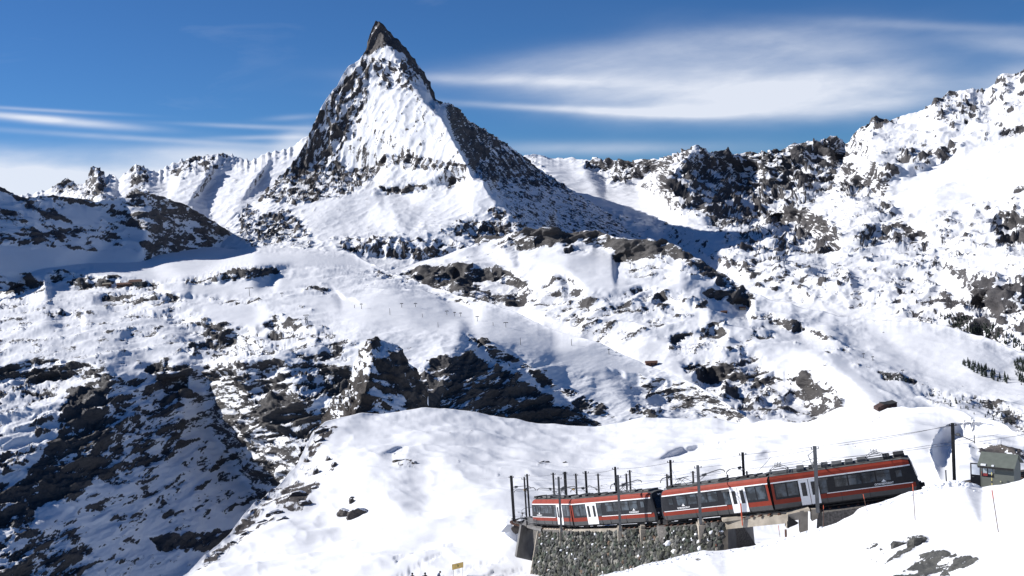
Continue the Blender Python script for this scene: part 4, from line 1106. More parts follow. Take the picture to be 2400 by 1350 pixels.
def build_railcar(label, cars, extra):
    root = empty('railcar', cars[0]['org'], label, 'train', 'coupled red railcars')
    RM = Matrix.Translation(root.location).inverted()

    def put(name, bm, mat, M, parent=None, smooth=False, lab=None):
        o = obj(name, bm, mat, parent or root, smooth) if not isinstance(bm, bpy.types.Mesh) else link_mesh(name, bm, mat, parent or root, smooth)
        if parent is None: o.matrix_local = RM @ M
        if lab: o['label'] = lab
        return o
    for c in cars:
        L_, s, M = c['L'], c['s'], c['M']
        o = put('car_body', car_shell(L_, s), None, M)

        def X(f): return s * f * L_

        def bx(f0, f1, z0, z1, out, yside=-1, thick=0.03):
            bm = bmesh.new(); a, b = sorted((X(f0), X(f1)))
            y = 1.325 * yside
            ya, yb = (y - out, y + thick) if yside < 0 else (y - thick, y + out)
            box(bm, a, b, ya, yb, z0, z1); return bm
        for ys in (-1, 1):
            # red frame at the articulated end and the white line below the windows on the cab half
            put('end_pillar', bx(0.0, 0.018, 1.33, 2.88, 0.012, ys), RED, M)
            put('white_stripe', bx(0.375, 0.955, 1.30, 1.37, 0.014, ys), WHITE, M)
            for (f0, f1, z0, z1) in ((0.028, 0.10, 1.55, 2.78), (0.11, 0.182, 1.55, 2.78)):
                put('window', bx(f0, f1, z0, z1, 0.012, ys), GLASS, M)
            w = put('window', bx(0.335, 0.385, 1.40, 2.78, 0.012, ys), GLASS, M)
            fr = bx(0.332, 0.395, 2.62, 2.80, 0.02, ys)
            put('destination_display', fr, GREY, M)
            for (f0, f1) in ((0.44, 0.525), (0.535, 0.62), (0.63, 0.713), (0.723, 0.815)):
                w = put('window', bx(f0, f1, 1.82, 2.76, 0.012, ys), GLASS, M)
                bm = bx(f0, f1, 2.46, 2.50, 0.02, ys)
                put('transom', bm, BLACK, M, None)
            put('cab_window', bx(0.853, 0.892, 2.0, 2.62, 0.014, ys), GLASS, M)
            for (f0, f1) in ((0.192, 0.257), (0.261, 0.326)):
                d = put('door', bx(f0, f1, 0.50, 2.86, 0.035, ys), WHITE, M)
                fm = (f0 + f1) / 2; h = 0.30 / L_
                g = obj('door_glass', bx(fm - h * 0.75, fm + h * 0.75, 1.35, 2.62, 0.045, ys), GLASSD, d)
            bm = bx(0.18, 0.34, 0.42, 0.50, 0.06, ys); put('step', bm, DARK, M)
            # panel joints
            for f in (0.37, 0.47, 0.66): put('panel_joint', bx(f, f + 0.0022, 0.47, 1.32, 0.005, ys), DARK, M)
        # windscreen
        bm = bmesh.new()
        q = [(L_ - 0.02 - 0.20 * 0.55 + 0.02, -0.95, 1.75), (L_ - 0.02 - 0.20 * 0.55 + 0.02, 0.95, 1.75), (L_ - 0.05 - 0.20 * 1.65 + 0.04, 0.88, 2.85), (L_ - 0.05 - 0.20 * 1.65 + 0.04, -0.88, 2.85)]
        v1 = [bm.verts.new((s * x + s * 0.02, y, z)) for x, y, z in q]; v2 = [bm.verts.new((s * x - s * 0.03, y, z)) for x, y, z in q]
        bm.faces.new(v1); bm.faces.new(v2[::-1])
        for i in range(4): bm.faces.new((v1[i], v2[i], v2[(i + 1) % 4], v1[(i + 1) % 4]))
        bmesh.ops.recalc_face_normals(bm, faces=bm.faces)
        put('windscreen', bm, GLASSD, M)
        for (y, z, xo) in ((-0.85, 1.25, 0.0), (0.85, 1.25, 0.0), (-0.12, 3.12, -0.42), (0.12, 3.12, -0.42)):
            bm = bmesh.new(); tube(bm, (s * (L_ - 0.10 + xo), y, z), (s * (L_ + 0.0 + xo), y, z), 0.09, 10); put('headlight', bm, WHITE, M)
        bm = bmesh.new(); box(bm, *(sorted((s * (L_ - 0.2), s * (L_ + 0.45)))), -0.18, 0.18, 0.55, 0.85)
        for y in (-0.7, 0.7): tube(bm, (s * (L_ - 0.2), y, 0.75), (s * (L_ + 0.22), y, 0.75), 0.13, 8)
        box(bm, *(sorted((s * (L_ - 0.5), s * (L_ + 0.12)))), -1.05, 1.05, 0.12, 0.5)
        put('coupler_and_plough', bm, DARK, M)
        # underframe and bogies
        bm = bmesh.new(); a, b = sorted((X(0.0), X(0.96))); box(bm, a, b, -1.15, 1.15, 0.30, 0.47); put('underframe', bm, DARK, M)
        for f in (0.14, 0.80):
            put('bogie', bogie(), DARK, M @ Matrix.Translation((X(f), 0, 0)))
        # roof
        rnd = random.Random(int(L_ * 100) + (1 if s > 0 else 7))
        for f in np.arange(0.05, 0.95, 0.085):
            if any(abs(f - p) < 0.075 for p in c['pant']): continue
            bm = bmesh.new(); w_ = rnd.uniform(0.30, 0.52); hgt = rnd.uniform(0.10, 0.26)
            a = X(f); box(bm, a - w_, a + w_, -rnd.uniform(0.5, 0.95), rnd.uniform(0.5, 0.95), 3.60, 3.64 + hgt)
            put('roof_box', bm, ROOF if rnd.random() < 0.45 else DARK, M)
        bm = bmesh.new()
        for y in (-1.0, 1.0): tube(bm, (X(0.03), y, 3.66), (X(0.93), y, 3.66), 0.03)
        put('roof_rail', bm, DARK, M)
        for p in c['pant']:
            put('pantograph', pantograph(), STEEL2, M @ Matrix.Translation((X(p), 0, 3.74)))
        lg = put('lettering', logo(1.7), WHITE, M @ Matrix.Translation((X(0.765), -1.335, 1.47)))
    # bellows
    c0, c1 = cars[0], cars[1]
    A = c0['M'] @ Vector((0, 0, 0)); B = c1['M'] @ Vector((0, 0, 0))
    bm = bmesh.new()
    for k in range(6):
        t0 = (k + 0.1) / 6; t1 = (k + 0.9) / 6
        ma, mb = c0['M'], c1['M']
        rr = []
        for t, sc in ((t0, 1.0), ((t0 + t1) / 2, 0.93), (t1, 1.0)):
            rr.append([bm.verts.new((1 - t) * (ma @ Vector((0, y * sc * 0.94, z))) + t * (mb @ Vector((0, y * sc * 0.94, z))) - root.location)
                       for y, z in ((1.28, 0.6), (1.28, 3.1), (0.8, 3.5), (-0.8, 3.5), (-1.28, 3.1), (-1.28, 0.6))])
        for i in range(6):
            for u in range(2): bm.faces.new((rr[u][i], rr[u][(i + 1) % 6], rr[u + 1][(i + 1) % 6], rr[u + 1][i]))
    bmesh.ops.recalc_face_normals(bm, faces=bm.faces)
    obj('bellows', bm, DARK, root)
    return root


def car_def(i, pant):
    a, b = CARS[i]
    x, y, z = car_frame(a, b)
    s = 1 if to_px(b)[0] > to_px(a)[0] else -1
    o = a + y * 1.28 - z * H0
    return dict(L=(b - a).length, s=s, M=mat_from(x, y, z, o), org=o, x=x, y=y, z=z, pant=pant)


c0, c1, c2, c3 = car_def(0, [0.07, 0.74]), car_def(1, [0.80]), car_def(2, [0.62]), car_def(3, [0.45])
build_railcar('nearer red railcar with white doors, climbing towards the green booth', [c0, c1], None)
build_railcar('farther red railcar standing above the tall stone retaining wall', [c2, c3], None)

# centre line of the track, extended beyond both ends of the train and round the bend
line = []
for p in [(2700, 1075, 112), (2480, 1095, 106), (2320, 1124, 101.5)]: line.append(V(*p) + Vector((0, 1.3, -H0)))
line += [c0['M'] @ Vector((c0['L'], 0, 0)), c0['M'] @ Vector((c0['L'] * 0.5, 0, 0)), c0['org'], c1['M'] @ Vector((-c1['L'] * 0.5, 0, 0)),
         c1['M'] @ Vector((-c1['L'], 0, 0)), c2['M'] @ Vector((c2['L'], 0, 0)), c2['M'] @ Vector((c2['L'] * 0.5, 0, 0)), c2['org'],
         c3['M'] @ Vector((-c3['L'] * 0.5, 0, 0)), c3['M'] @ Vector((-c3['L'], 0, 0))]
for p in [(1226, 1226, 150), (1212, 1222, 158), (1214, 1217, 166), (1240, 1212, 173), (1290, 1207, 179), (1400, 1202, 184), (1550, 1197, 186), (1700, 1190, 186), (1850, 1180, 184)]:
    line.append(V(*p))
# resample smoothly (Catmull-Rom)
def catmull(P, n=8):
    out = []
    Q = [P[0] * 2 - P[1]] + list(P) + [P[-1] * 2 - P[-2]]
    for i in range(1, len(Q) - 2):
        p0, p1, p2, p3 = Q[i - 1:i + 3]
        for k in range(n):
            t = k / n
            out.append(0.5 * ((2 * p1) + (p2 - p0) * t + (2 * p0 - 5 * p1 + 4 * p2 - p3) * t * t + (3 * p1 - p0 - 3 * p2 + p3) * t ** 3))
    out.append(P[-1]); return out
TL = catmull(line)


def frame_at(i):
    a = TL[max(0, i - 1)]; b = TL[min(len(TL) - 1, i + 1)]
    t = (b - a).normalized(); w = Vector((0, 0, 1)).cross(t).normalized()
    return TL[i], t, w     # w points to the viewer's side or away depending on direction; see NEAR


def strip(name, i0, i1, prof, mat, parent=None, kind=None, label=None):
    """sweep a (side, height) profile along the track; side > 0 is away from the viewer"""
    bm = bmesh.new(); prev = None
    for i in range(i0, i1):
        p, t, w = frame_at(i)
        ring = [bm.verts.new(p - w * sx + Vector((0, 0, 1)) * h) for sx, h in prof]
        if prev:
            for k in range(len(prof)):
                bm.faces.new((prev[k], prev[(k + 1) % len(prof)], ring[(k + 1) % len(prof)], ring[k]))
        else: bm.faces.new(ring)
        prev = ring
    bm.faces.new(prev[::-1])
    bmesh.ops.recalc_face_normals(bm, faces=bm.faces)
    o = obj(name, bm, mat, parent)
    if kind: o['kind'] = kind
    if label: o['label'] = label
    return o


NT = len(TL)
# in this direction of travel (right to left) w points towards the viewer, so the minus above makes + = away
pxs = [to_px(p)[0] for p in TL]
def idx_px(px, upto=None):
    n = upto or 12 * 8 + 1
    return min(range(n), key=lambda i: abs(pxs[i] - px))

BALLAST = plain('ballast', (0.12, 0.11, 0.10), 0.95, var=0.5, scale=6)
bed0 = idx_px(1700); bed_gap = idx_px(1905); endl = idx_px(1266)
strip('track_bed', 0, bed_gap, [(-1.9, -0.25), (1.9, -0.25), (5.5, -5.0), (-2.3, -5.0)], BALLAST, kind='structure')
strip('track_bed', bed0, endl + 1, [(-1.2, -0.25), (1.9, -0.25), (6.5, -6.0), (-1.2, -6.0)], BALLAST, kind='structure')
strip('track_bed', NT - 60, NT, [(-1.6, -0.25), (1.6, -0.25), (2.6, -1.3), (-2.6, -1.3)], M_HILL, kind='structure')
rt = empty('railway_track', TL[idx_px(1700)], 'rack railway track of steel rails on sleepers under the red train', 'railway track')
Mi = -rt.location
for sx in (-0.5, 0.5):
    o = strip('rail', 0, NT, [(sx - 0.035, -0.12), (sx + 0.035, -0.12), (sx + 0.035, 0.0), (sx - 0.035, 0.0)], STEEL, rt); o.location = Mi
o = strip('rack_rail', 0, NT, [(-0.06, -0.12), (0.06, -0.12), (0.06, 0.03), (-0.06, 0.03)], STEEL, rt); o.location = Mi
bm = bmesh.new(); acc = 0
for i in range(NT - 1):
    p, t, w = frame_at(i); seg = (TL[i + 1] - TL[i]).length
    while acc < seg:
        q = TL[i].lerp(TL[i + 1], acc / seg)
        a, b = q - w * 1.0, q + w * 1.0
        vs_ = [bm.verts.new(c + t * dx + Vector((0, 0, dz))) for c in (a, b) for dx in (-0.11, 0.11) for dz in (-0.24, -0.12)]
        for f in ((0, 1, 3, 2), (4, 6, 7, 5), (0, 4, 5, 1), (2, 3, 7, 6), (1, 5, 7, 3), (0, 2, 6, 4)): bm.faces.new([vs_[k] for k in f])
        acc += 0.9
    acc -= seg
o = obj('sleeper', bm, WOOD, rt); o.location = Mi; o['kind'] = 'stuff'

# ------------------------------------------------------------------ stone retaining wall
wroot_p = V(1480, 1350, 117)
wall = empty('retaining_wall', wroot_p, 'tall rough stone retaining wall with snow in its joints, below the railway', 'stone wall')
wall_top = [(1264, 1243), (1345, 1247), (1450, 1245), (1545, 1239), (1640, 1232), (1700, 1225)]
core_px = np.linspace(1266, 1700, 44)


def trackside_D(px):
    i = idx_px(px); p, t, w = TL[i], 0, 0
    return float(Vector(p).dot(_f))


def wall_pt(u, v):
    """u along (0 left .. 1 right), v down (0 top .. 1 bottom), on the battered face"""
    px = 1266 + (1700 - 1266) * u
    py = np.interp(px, [a for a, b in wall_top], [b for a, b in wall_top])
    i = idx_px(px)
    p, t, w = frame_at(i)
    j = i + (1 if pxs[i] > px else -1); j = max(0, min(NT - 1, j))
    den = pxs[j] - pxs[i]; fr = 0 if abs(den) < 1e-6 else max(0, min(1, (px - pxs[i]) / den))
    base = TL[i].lerp(TL[j], fr)
    D = base.dot(_f) - 2.7
    top = V(px, py, D)
    hgt = 6.2
    out = Vector((w.x, w.y, 0)).normalized()
    lean = Vector((-0.30, 0, 0)) if u < 0.02 else Vector((0, 0, 0))
    return top + Vector((0, 0, -hgt * v)) + out * ((0.10 + 0.18 * min(1, u * 2.5)) * hgt * v) + Vector((-0.13 * hgt * v, 0, 0)) * max(0, 1 - u * 4)


bm = bmesh.new(); gridv = []
for iu in range(45):
    gridv.append([bm.verts.new(wall_pt(iu / 44, iv / 8) - wroot_p) for iv in range(9)])
for iu in range(44):
    for iv in range(8): bm.faces.new((gridv[iu][iv], gridv[iu][iv + 1], gridv[iu + 1][iv + 1], gridv[iu + 1][iv]))
MORT = plain('wall_core_dark', (0.045, 0.045, 0.042), 0.95, var=0.4, scale=3)
obj('core', bm, MORT, wall)
stone_mats = [plain('stone_%s' % n, c, 0.9, var=0.35, scale=3.0) for n, c in
              (('olive', (0.068, 0.070, 0.052)), ('grey', (0.095, 0.095, 0.088)), ('dark', (0.032, 0.033, 0.031)), ('pale', (0.22, 0.21, 0.18)), ('green', (0.055, 0.068, 0.052)), ('rust', (0.14, 0.095, 0.065)))]
rnd = random.Random(4)


def stone_mesh(seed, flat=0.75):
    r = random.Random(seed); bm = bmesh.new()
    bmesh.ops.create_icosphere(bm, subdivisions=1, radius=1.0)
    # chop with a few planes so that it reads as split rock
    for _ in range(5):
        n = Vector((r.gauss(0, 1), r.gauss(0, 1), r.gauss(0, 1))).normalized(); dd = r.uniform(0.62, 0.85)
        for v in bm.verts:
            e = v.co.dot(n) - dd
            if e > 0: v.co -= n * e
    bmesh.ops.remove_doubles(bm, verts=bm.verts, dist=0.02)
    me = bpy.data.meshes.new('stone'); bm.to_mesh(me); bm.free(); return me


variants = []
for k in range(12):
    for mi in range(6):
        me = stone_mesh(k) if mi == 0 else variants[k * 6].copy()
        me.materials.clear(); me.materials.append(stone_mats[mi]); variants.append(me)
spots = []
rows, colsn = 16, 104
for r_ in range(rows):
    for c_ in range(colsn):
        u = (c_ + 0.5 * (r_ % 2) + rnd.uniform(-0.28, 0.28)) / colsn; v = (r_ + 0.5 + rnd.uniform(-0.28, 0.28)) / rows
        if not (0.0 < u < 1): continue
        p = wall_pt(u, v); a, b, D = to_px(p)
        if b > 1362: continue
        if b > np.interp(a, [1385, 1470, 1560, 1640, 1700], [1375, 1352, 1326, 1308, 1300]): continue
        spots.append((p, rnd.uniform(0.22, 0.42) * (1.2 if v > 0.3 else 1.0), D))
spots.sort(key=lambda q: -q[1] / q[2])
stf = bmesh.new()
for k, (p, r_, D) in enumerate(spots):
    mi = rnd.choices(range(6), (24, 22, 28, 12, 12, 2))[0]
    me = variants[rnd.randrange(12) * 6 + mi]
    e = (rnd.uniform(0, 6.3), rnd.uniform(0, 6.3), rnd.uniform(0, 6.3))
    sc = (r_ * rnd.uniform(0.9, 1.3), r_ * rnd.uniform(0.8, 1.1), r_ * rnd.uniform(0.75, 1.0))
    if k < 300:
        o = link_mesh('stone', me, None, wall) if False else bpy.data.objects.new('stone', me)
        if k >= 0: COL.objects.link(o)
        o.parent = wall; o.location = p - wroot_p; o.rotation_euler = e; o.scale = sc
    else:
        n0 = len(stf.verts); stf.from_mesh(me); stf.verts.ensure_lookup_table()
        Mx = Matrix.Translation(p - wroot_p) @ Matrix.Rotation(e[0], 4, 'X') @ Matrix.Rotation(e[1], 4, 'Y') @ Matrix.Rotation(e[2], 4, 'Z') @ Matrix.Diagonal((*sc, 1))
        nf = len(stf.faces)
        for v in stf.verts[n0:]: v.co = Mx @ v.co
        stf.faces.ensure_lookup_table()
        for f in stf.faces[-len(me.polygons):]: f.material_index = mi
me = bpy.data.meshes.new('smaller_stones'); stf.to_mesh(me); stf.free()
for m_ in stone_mats: me.materials.append(m_)
o = bpy.data.objects.new('smaller_stones', me); COL.objects.link(o); o.parent = wall; o['kind'] = 'stuff'
# snow lodged between the stones
bm = bmesh.new()
def snow_lump(bm, p, r, sq=0.45):
    n0 = len(bm.verts); bmesh.ops.create_icosphere(bm, subdivisions=2, radius=1.0); bm.verts.ensure_lookup_table()
    for v in bm.verts[n0:]:
        k = 1 + 0.45 * float(gnoise(np.array([[v.co.x * 1.5 + p.x, v.co.y * 1.5 + p.y, v.co.z * 1.5]]), 3)[0])
        v.co = Vector((v.co.x * r * 1.2 * k, v.co.y * r * 0.7 * k, v.co.z * r * sq * 1.3 * k)) + p
for _ in range(110):
    u, v = rnd.random(), rnd.random() * 0.95 + 0.05
    p = wall_pt(u, v); a, b, D = to_px(p)
    if b > 1352: continue
    snow_lump(bm, p - wroot_p + Vector((0, -0.12, 0.1)), rnd.uniform(0.08, 0.19), 0.7)
for px, py, r_ in ((1575, 1275, 0.7), (1590, 1290, 0.55), (1570, 1262, 0.5), (1650, 1285, 0.6), (1645, 1268, 0.5), (1668, 1262, 0.45), (1672, 1246, 0.5), (1630, 1262, 0.45),
                   (1340, 1295, 0.4), (1360, 1310, 0.35), (1430, 1300, 0.35), (1395, 1275, 0.35), (1300, 1262, 0.3), (1510, 1300, 0.4), (1610, 1265, 0.4)):
    u = (px - 1266) / 434
    best = min((abs(to_px(wall_pt(u, v / 40))[1] - py), v / 40) for v in range(41))[1]
    snow_lump(bm, wall_pt(u, best) - wroot_p + Vector((0, -0.1, 0)), r_ * 0.6, 0.6)
o = obj('lodged_snow', bm, SNOWP, wall, True); o['kind'] = 'stuff'
# concrete coping, end post and mast footings
bm = bmesh.new(); prev = None
for k in range(40):
    u = 0.0 + 0.44 * k / 39
    p = wall_pt(u, 0) - wroot_p
    ring = [bm.verts.new(p + Vector((0.05, dy, dz))) for dy, dz in ((-0.22, -0.14), (0.5, -0.14), (0.5, 0.20), (-0.22, 0.20))]
    if prev:
        for i in range(4): bm.faces.new((prev[i], prev[(i + 1) % 4], ring[(i + 1) % 4], ring[i]))
    else: bm.faces.new(ring)
    prev = ring
bm.faces.new(prev[::-1]); bmesh.ops.recalc_face_normals(bm, faces=bm.faces)
obj('coping', bm, CONC, wall)
bm = bmesh.new()
for va, vb in ((wall_pt(0, -0.03), wall_pt(0, 1.0)),):
    prev = None
    for k in range(9):
        p = wall_pt(0, k / 8 - 0.02) - wroot_p + Vector((-0.15, 0, 0))
        ring = [bm.verts.new(p + Vector(q)) for q in ((-0.18, -0.25, 0), (0.22, -0.35, 0), (0.25, 0.6, 0), (-0.18, 0.6, 0))]
        if prev:
            for i in range(4): bm.faces.new((prev[i], prev[(i + 1) % 4], ring[(i + 1) % 4], ring[i]))
        else: bm.faces.new(ring)
        prev = ring
    bm.faces.new(prev[::-1])
bmesh.ops.recalc_face_normals(bm, faces=bm.faces)
obj('end_post', bm, CONC, wall)
for px, py0, py1, wd in ((1317, 1240, 1286, 0.30), (1453, 1238, 1268, 0.30), (1506, 1231, 1267, 0.32), (1643, 1221, 1256, 0.36)):
    u = (px - 1266) / 434; top = wall_pt(u, 0) - wroot_p
    bm = bmesh.new()
    h = (py1 - py0) / 21.0 * 1.05
    vs_ = box(bm, top.x - wd, top.x + wd, top.y - 0.75, top.y + 0.7, top.z + 0.22 - h, top.z + 0.22)
    vs_ = box(bm, top.x - wd * 0.7, top.x + wd * 0.7, top.y - 0.55, top.y + 0.3, top.z + 0.22, top.z + 0.55)
    obj('mast_footing', bm, CONC, wall)

# ------------------------------------------------------------------ bridges
def prism(bm, quad, vec):
    a = [bm.verts.new(p) for p in quad]; b = [bm.verts.new(p + vec) for p in quad]
    n = len(a)
    bm.faces.new(a); bm.faces.new(b[::-1])
    for i in range(n): bm.faces.new((a[i], b[i], b[(i + 1) % n], a[(i + 1) % n]))


def quad_part(name, pts_, vec, mat, parent):
    bm = bmesh.new(); prism(bm, [Vector(p) - parent.location for p in pts_], Vector(vec))
    bmesh.ops.recalc_face_normals(bm, faces=bm.faces)
    return obj(name, bm, mat, parent)


rb = empty('railway_bridge', V(1780, 1262, 104), 'short concrete girder bridge over the snowy gap under the nearer railcar', 'bridge')
D0 = lambda px: TL[idx_px(px)].dot(_f) - 1.55
quad_part('girder', [V(1697, 1223, D0(1697)), V(1850, 1207, D0(1850)), V(1850, 1226, D0(1850)), V(1697, 1241, D0(1697))], (0.1, 0.5, 0), CONC, rb)
quad_part('deck_edge', [V(1694, 1217, D0(1697) - .25), V(1898, 1193, D0(1895) - .25), V(1898, 1198, D0(1895) - .25), V(1694, 1223.5, D0(1697) - .25)], (0.2, 3.4, 0), CONC, rb)
quad_part('abutment', [V(1694, 1237, D0(1697) - .1), V(1706, 1238, D0(1697) - .1), V(1707, 1300, D0(1697) - .5), V(1692, 1300, D0(1697) - .5)], (0.0, 0.5, 0), CONC, rb)
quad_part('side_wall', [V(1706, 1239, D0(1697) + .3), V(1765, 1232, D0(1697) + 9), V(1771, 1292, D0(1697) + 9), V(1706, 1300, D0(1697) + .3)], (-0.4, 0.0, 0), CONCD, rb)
quad_part('pier', [V(1874, 1198, D0(1885)), V(1894, 1195, D0(1885)), V(1894, 1243, D0(1885)), V(1876, 1250, D0(1885))], (0.1, 0.9, 0), CONC, rb)
quad_part('pier_head', [V(1846, 1206, D0(1860)), V(1876, 1199, D0(1875)), V(1874, 1218, D0(1875)), V(1846, 1222, D0(1860))], (0.1, 0.9, 0), CONC, rb)
quad_part('bracket', [V(1844, 1222, D0(1850)), V(1850, 1222, D0(1850)), V(1850, 1238, D0(1850)), V(1844, 1238, D0(1850))], (0.05, 0.9, 0), CONC, rb)
quad_part('brace_plate', [V(1848, 1210, D0(1855) - .3), V(1872, 1226, D0(1855) - .3), V(1866, 1230, D0(1855) - .3), V(1846, 1238, D0(1855) - .3)], (0.02, 0.1, 0), DARK, rb)
quad_part('pier', [V(1902, 1194, D0(1905)), V(1920, 1192, D0(1905)), V(1917, 1215, D0(1905)), V(1903, 1222, D0(1905))], (0.1, 0.9, 0), CONC, rb)
ob = empty('underpass', V(1240, 1300, 146), 'dark concrete underpass opening with a railed deck, left of the stone wall', 'bridge')
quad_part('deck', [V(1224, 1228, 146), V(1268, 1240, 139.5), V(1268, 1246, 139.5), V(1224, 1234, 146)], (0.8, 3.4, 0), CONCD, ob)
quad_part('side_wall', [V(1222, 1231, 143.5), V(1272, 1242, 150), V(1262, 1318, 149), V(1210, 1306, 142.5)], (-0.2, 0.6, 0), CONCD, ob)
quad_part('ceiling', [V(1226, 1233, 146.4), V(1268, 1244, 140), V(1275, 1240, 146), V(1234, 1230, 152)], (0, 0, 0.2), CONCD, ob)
bm = bmesh.new(); pr = [V(1222, 1226, 146.5), V(1240, 1231, 143), V(1258, 1236, 140.5)]
for p in pr: tube(bm, p - ob.location, p - ob.location + Vector((0, 0, 1.0)), 0.035)
for dz in (1.0, 0.55): polytube(bm, [p - ob.location + Vector((0, 0, dz)) for p in pr], 0.03)
pr = [V(1224, 1214, 153), V(1232, 1208, 156), V(1250, 1206, 157)]
for p in pr: tube(bm, p - ob.location, p - ob.location + Vector((0, 0, 1.1)), 0.03)
polytube(bm, [p - ob.location + Vector((0, 0, 1.1)) for p in pr], 0.03)
obj('railing', bm, STEEL2, ob)

# ------------------------------------------------------------------ overhead line masts
arm_tips = []


def track_near(p):
    i = min(range(NT), key=lambda k: (TL[k] - p).length_squared)
    return i


def mast(px, pyt, pxb, pyb, D, label, group, steel=STEEL, w=0.13, armz=5.15, kind='arm', reach=None, extra=0.0, ins=False):
    top = V(px, pyt, D); bot = V(pxb, pyb, D)
    base = Vector((bot.x * 0.5 + top.x * 0.5, bot.y, bot.z)); h = top.z - bot.z + extra
    base.z -= extra
    r = empty('catenary_mast', base, label, 'mast', group)
    bm = bmesh.new()
    tilt = top.x - base.x
    for (x0, x1, y0, y1) in ((-w, w, -w * 0.95, -w * 0.75), (-w, w, w * 0.75, w * 0.95), (-w * 0.12, w * 0.12, -w * 0.75, w * 0.75)):
        v_ = box(bm, x0, x1, y0, y1, -0.3, h)
        for v in v_:
            if v.co.z > 0: v.co.x += tilt
    obj('post', bm, steel, r)
    i = track_near(base + Vector((0, 0, 0.3))); tp = TL[i]
    d = Vector((tp.x - base.x, tp.y - base.y, 0))
    if d.length > 4.5 or d.length < 0.8: d = d.normalized() * 2.4 if d.length > 0.1 else Vector((0, 2.4, 0))
    az = min(h - 0.5, max(1.0, (tp.z - base.z) + armz))
    off = Vector((tilt * az / h, 0, 0))
    bm = bmesh.new()
    if kind == 'arm':
        pts_ = [off + Vector((0, 0, az)), off + d * 0.55 + Vector((0, 0, az + 0.10)), off + d * 0.92 + Vector((0, 0, az + 0.12)), off + d * 1.08 + Vector((0, 0, az - 0.06)), off + d * 1.12 + Vector((0, 0, az - 0.28))]
        polytube(bm, pts_, 0.045, 6)
        tube(bm, off + Vector((0, 0, az - 0.5)), off + d * 0.35 + Vector((0, 0, az + 0.02)), 0.025)
    elif kind == 'tri':
        t2 = off + d * 1.1 + Vector((0, 0, az - 0.1))
        tube(bm, Vector((tilt, 0, h - 0.35)), t2 + Vector((0, 0, 0.25)), 0.035); tube(bm, off + Vector((0, 0, az - 0.75)), t2 + Vector((0, 0, 0.3)), 0.045)
        tube(bm, Vector((tilt * .8, 0, h - 1.2)), off + d * 0.6 + Vector((0, 0, az - 0.35)), 0.025)
        for q in (0.35, 1.1): tube(bm, off + d * q - Vector((0.6, 0, -az + 0.45)), off + d * q + Vector((0.7, 0, az - 0.15)), 0.03)
    elif kind == 'strut':
        t2 = off + d * 1.0 + Vector((0, 0, az - 0.35)); polytube(bm, [off + Vector((0, 0, az)), off + d * 0.5 + Vector((0, 0, az - 0.1)), t2], 0.045)
        tube(bm, t2 + Vector((0, 0, -0.15)), t2 + Vector((0, 0, 0.6)), 0.04)
    obj('arm', bm, steel, r)
    bm = bmesh.new()
    for q in (0.18, 0.24, 0.30): tube(bm, off + d * q + Vector((0, 0, az - 0.08)), off + d * (q + 0.02) + Vector((0, 0, az + 0.16)), 0.09, 8)
    obj('insulator', bm, GOLD if ins else STEEL2, r)
    bm = bmesh.new(); q = Vector((tilt * 0.97, 0, h - 0.25)); tube(bm, q - Vector((0.35, 0, 0)), q + Vector((0.35, 0, 0)), 0.03)
    for sx in (-0.32, 0.32): tube(bm, q + Vector((sx, 0, 0)), q + Vector((sx, 0, 0.18)), 0.045)
    obj('top_bracket', bm, steel, r)
    arm_tips.append((px, base + off + d * 1.0 + Vector((0, 0, az - 0.1)), base + q, D))
    return r


G1 = 'catenary masts in front of the train'
G2 = 'catenary masts rising behind the train'
G3 = 'small catenary masts round the far bend'
mast(1198, 1114, 1206, 1216, 157, 'leftmost dark catenary mast, standing on rubble left of the railed deck', G3, w=0.2, armz=5.0)
mast(1228.5, 1117, 1237, 1237, 144.5, 'slim dark catenary mast at the railed deck, left of the farther railcar', G1, w=0.11, armz=4.9)
mast(1235, 1110, 1242, 1205, 165, 'dark catenary mast with a yellow fitting left of the train', G3, w=0.14, armz=4.4, ins=True)
mast(1308.5, 1116, 1316, 1240, 131.3, 'grey catenary mast in front of the leftmost train door', G1, STEEL2, armz=4.9)
mast(1447, 1112, 1454, 1238, 119.3, 'grey catenary mast in front of the farther railcar, on a wall footing', G1, STEEL2, armz=4.9)
mast(1634, 1089, 1643, 1221, 107.6, 'grey catenary mast in front of the left end of the nearer railcar', G1, STEEL2, armz=4.8)
mast(1907, 1044, 1918, 1194, 100.2, 'grey catenary mast with a triangular bracket, in front of a white train door', G1, STEEL2, w=0.14, armz=4.6, kind='tri')
mast(1372, 1103, 1379, 1205, 133, 'dark catenary mast behind the door of the farther railcar', G2, armz=4.6, extra=1.2)
mast(1441, 1093, 1448, 1205, 126.5, 'tall dark catenary mast right behind the grey one at the farther railcar', G2, w=0.12, armz=4.6, extra=1.2)
mast(1570, 1077, 1577, 1190, 119.5, 'tall dark catenary mast behind the gap between the railcars', G2, w=0.12, armz=4.7, extra=1.2)
mast(1739, 1059, 1749, 1180, 110.5, 'tall dark catenary mast behind the middle of the nearer railcar', G2, w=0.12, armz=4.6, extra=1.2)
mast(2229, 990, 2238, 1140, 104.8, 'tallest dark catenary mast, between the front of the train and the booth', G2, w=0.125, armz=4.2, kind='strut', extra=1.6)
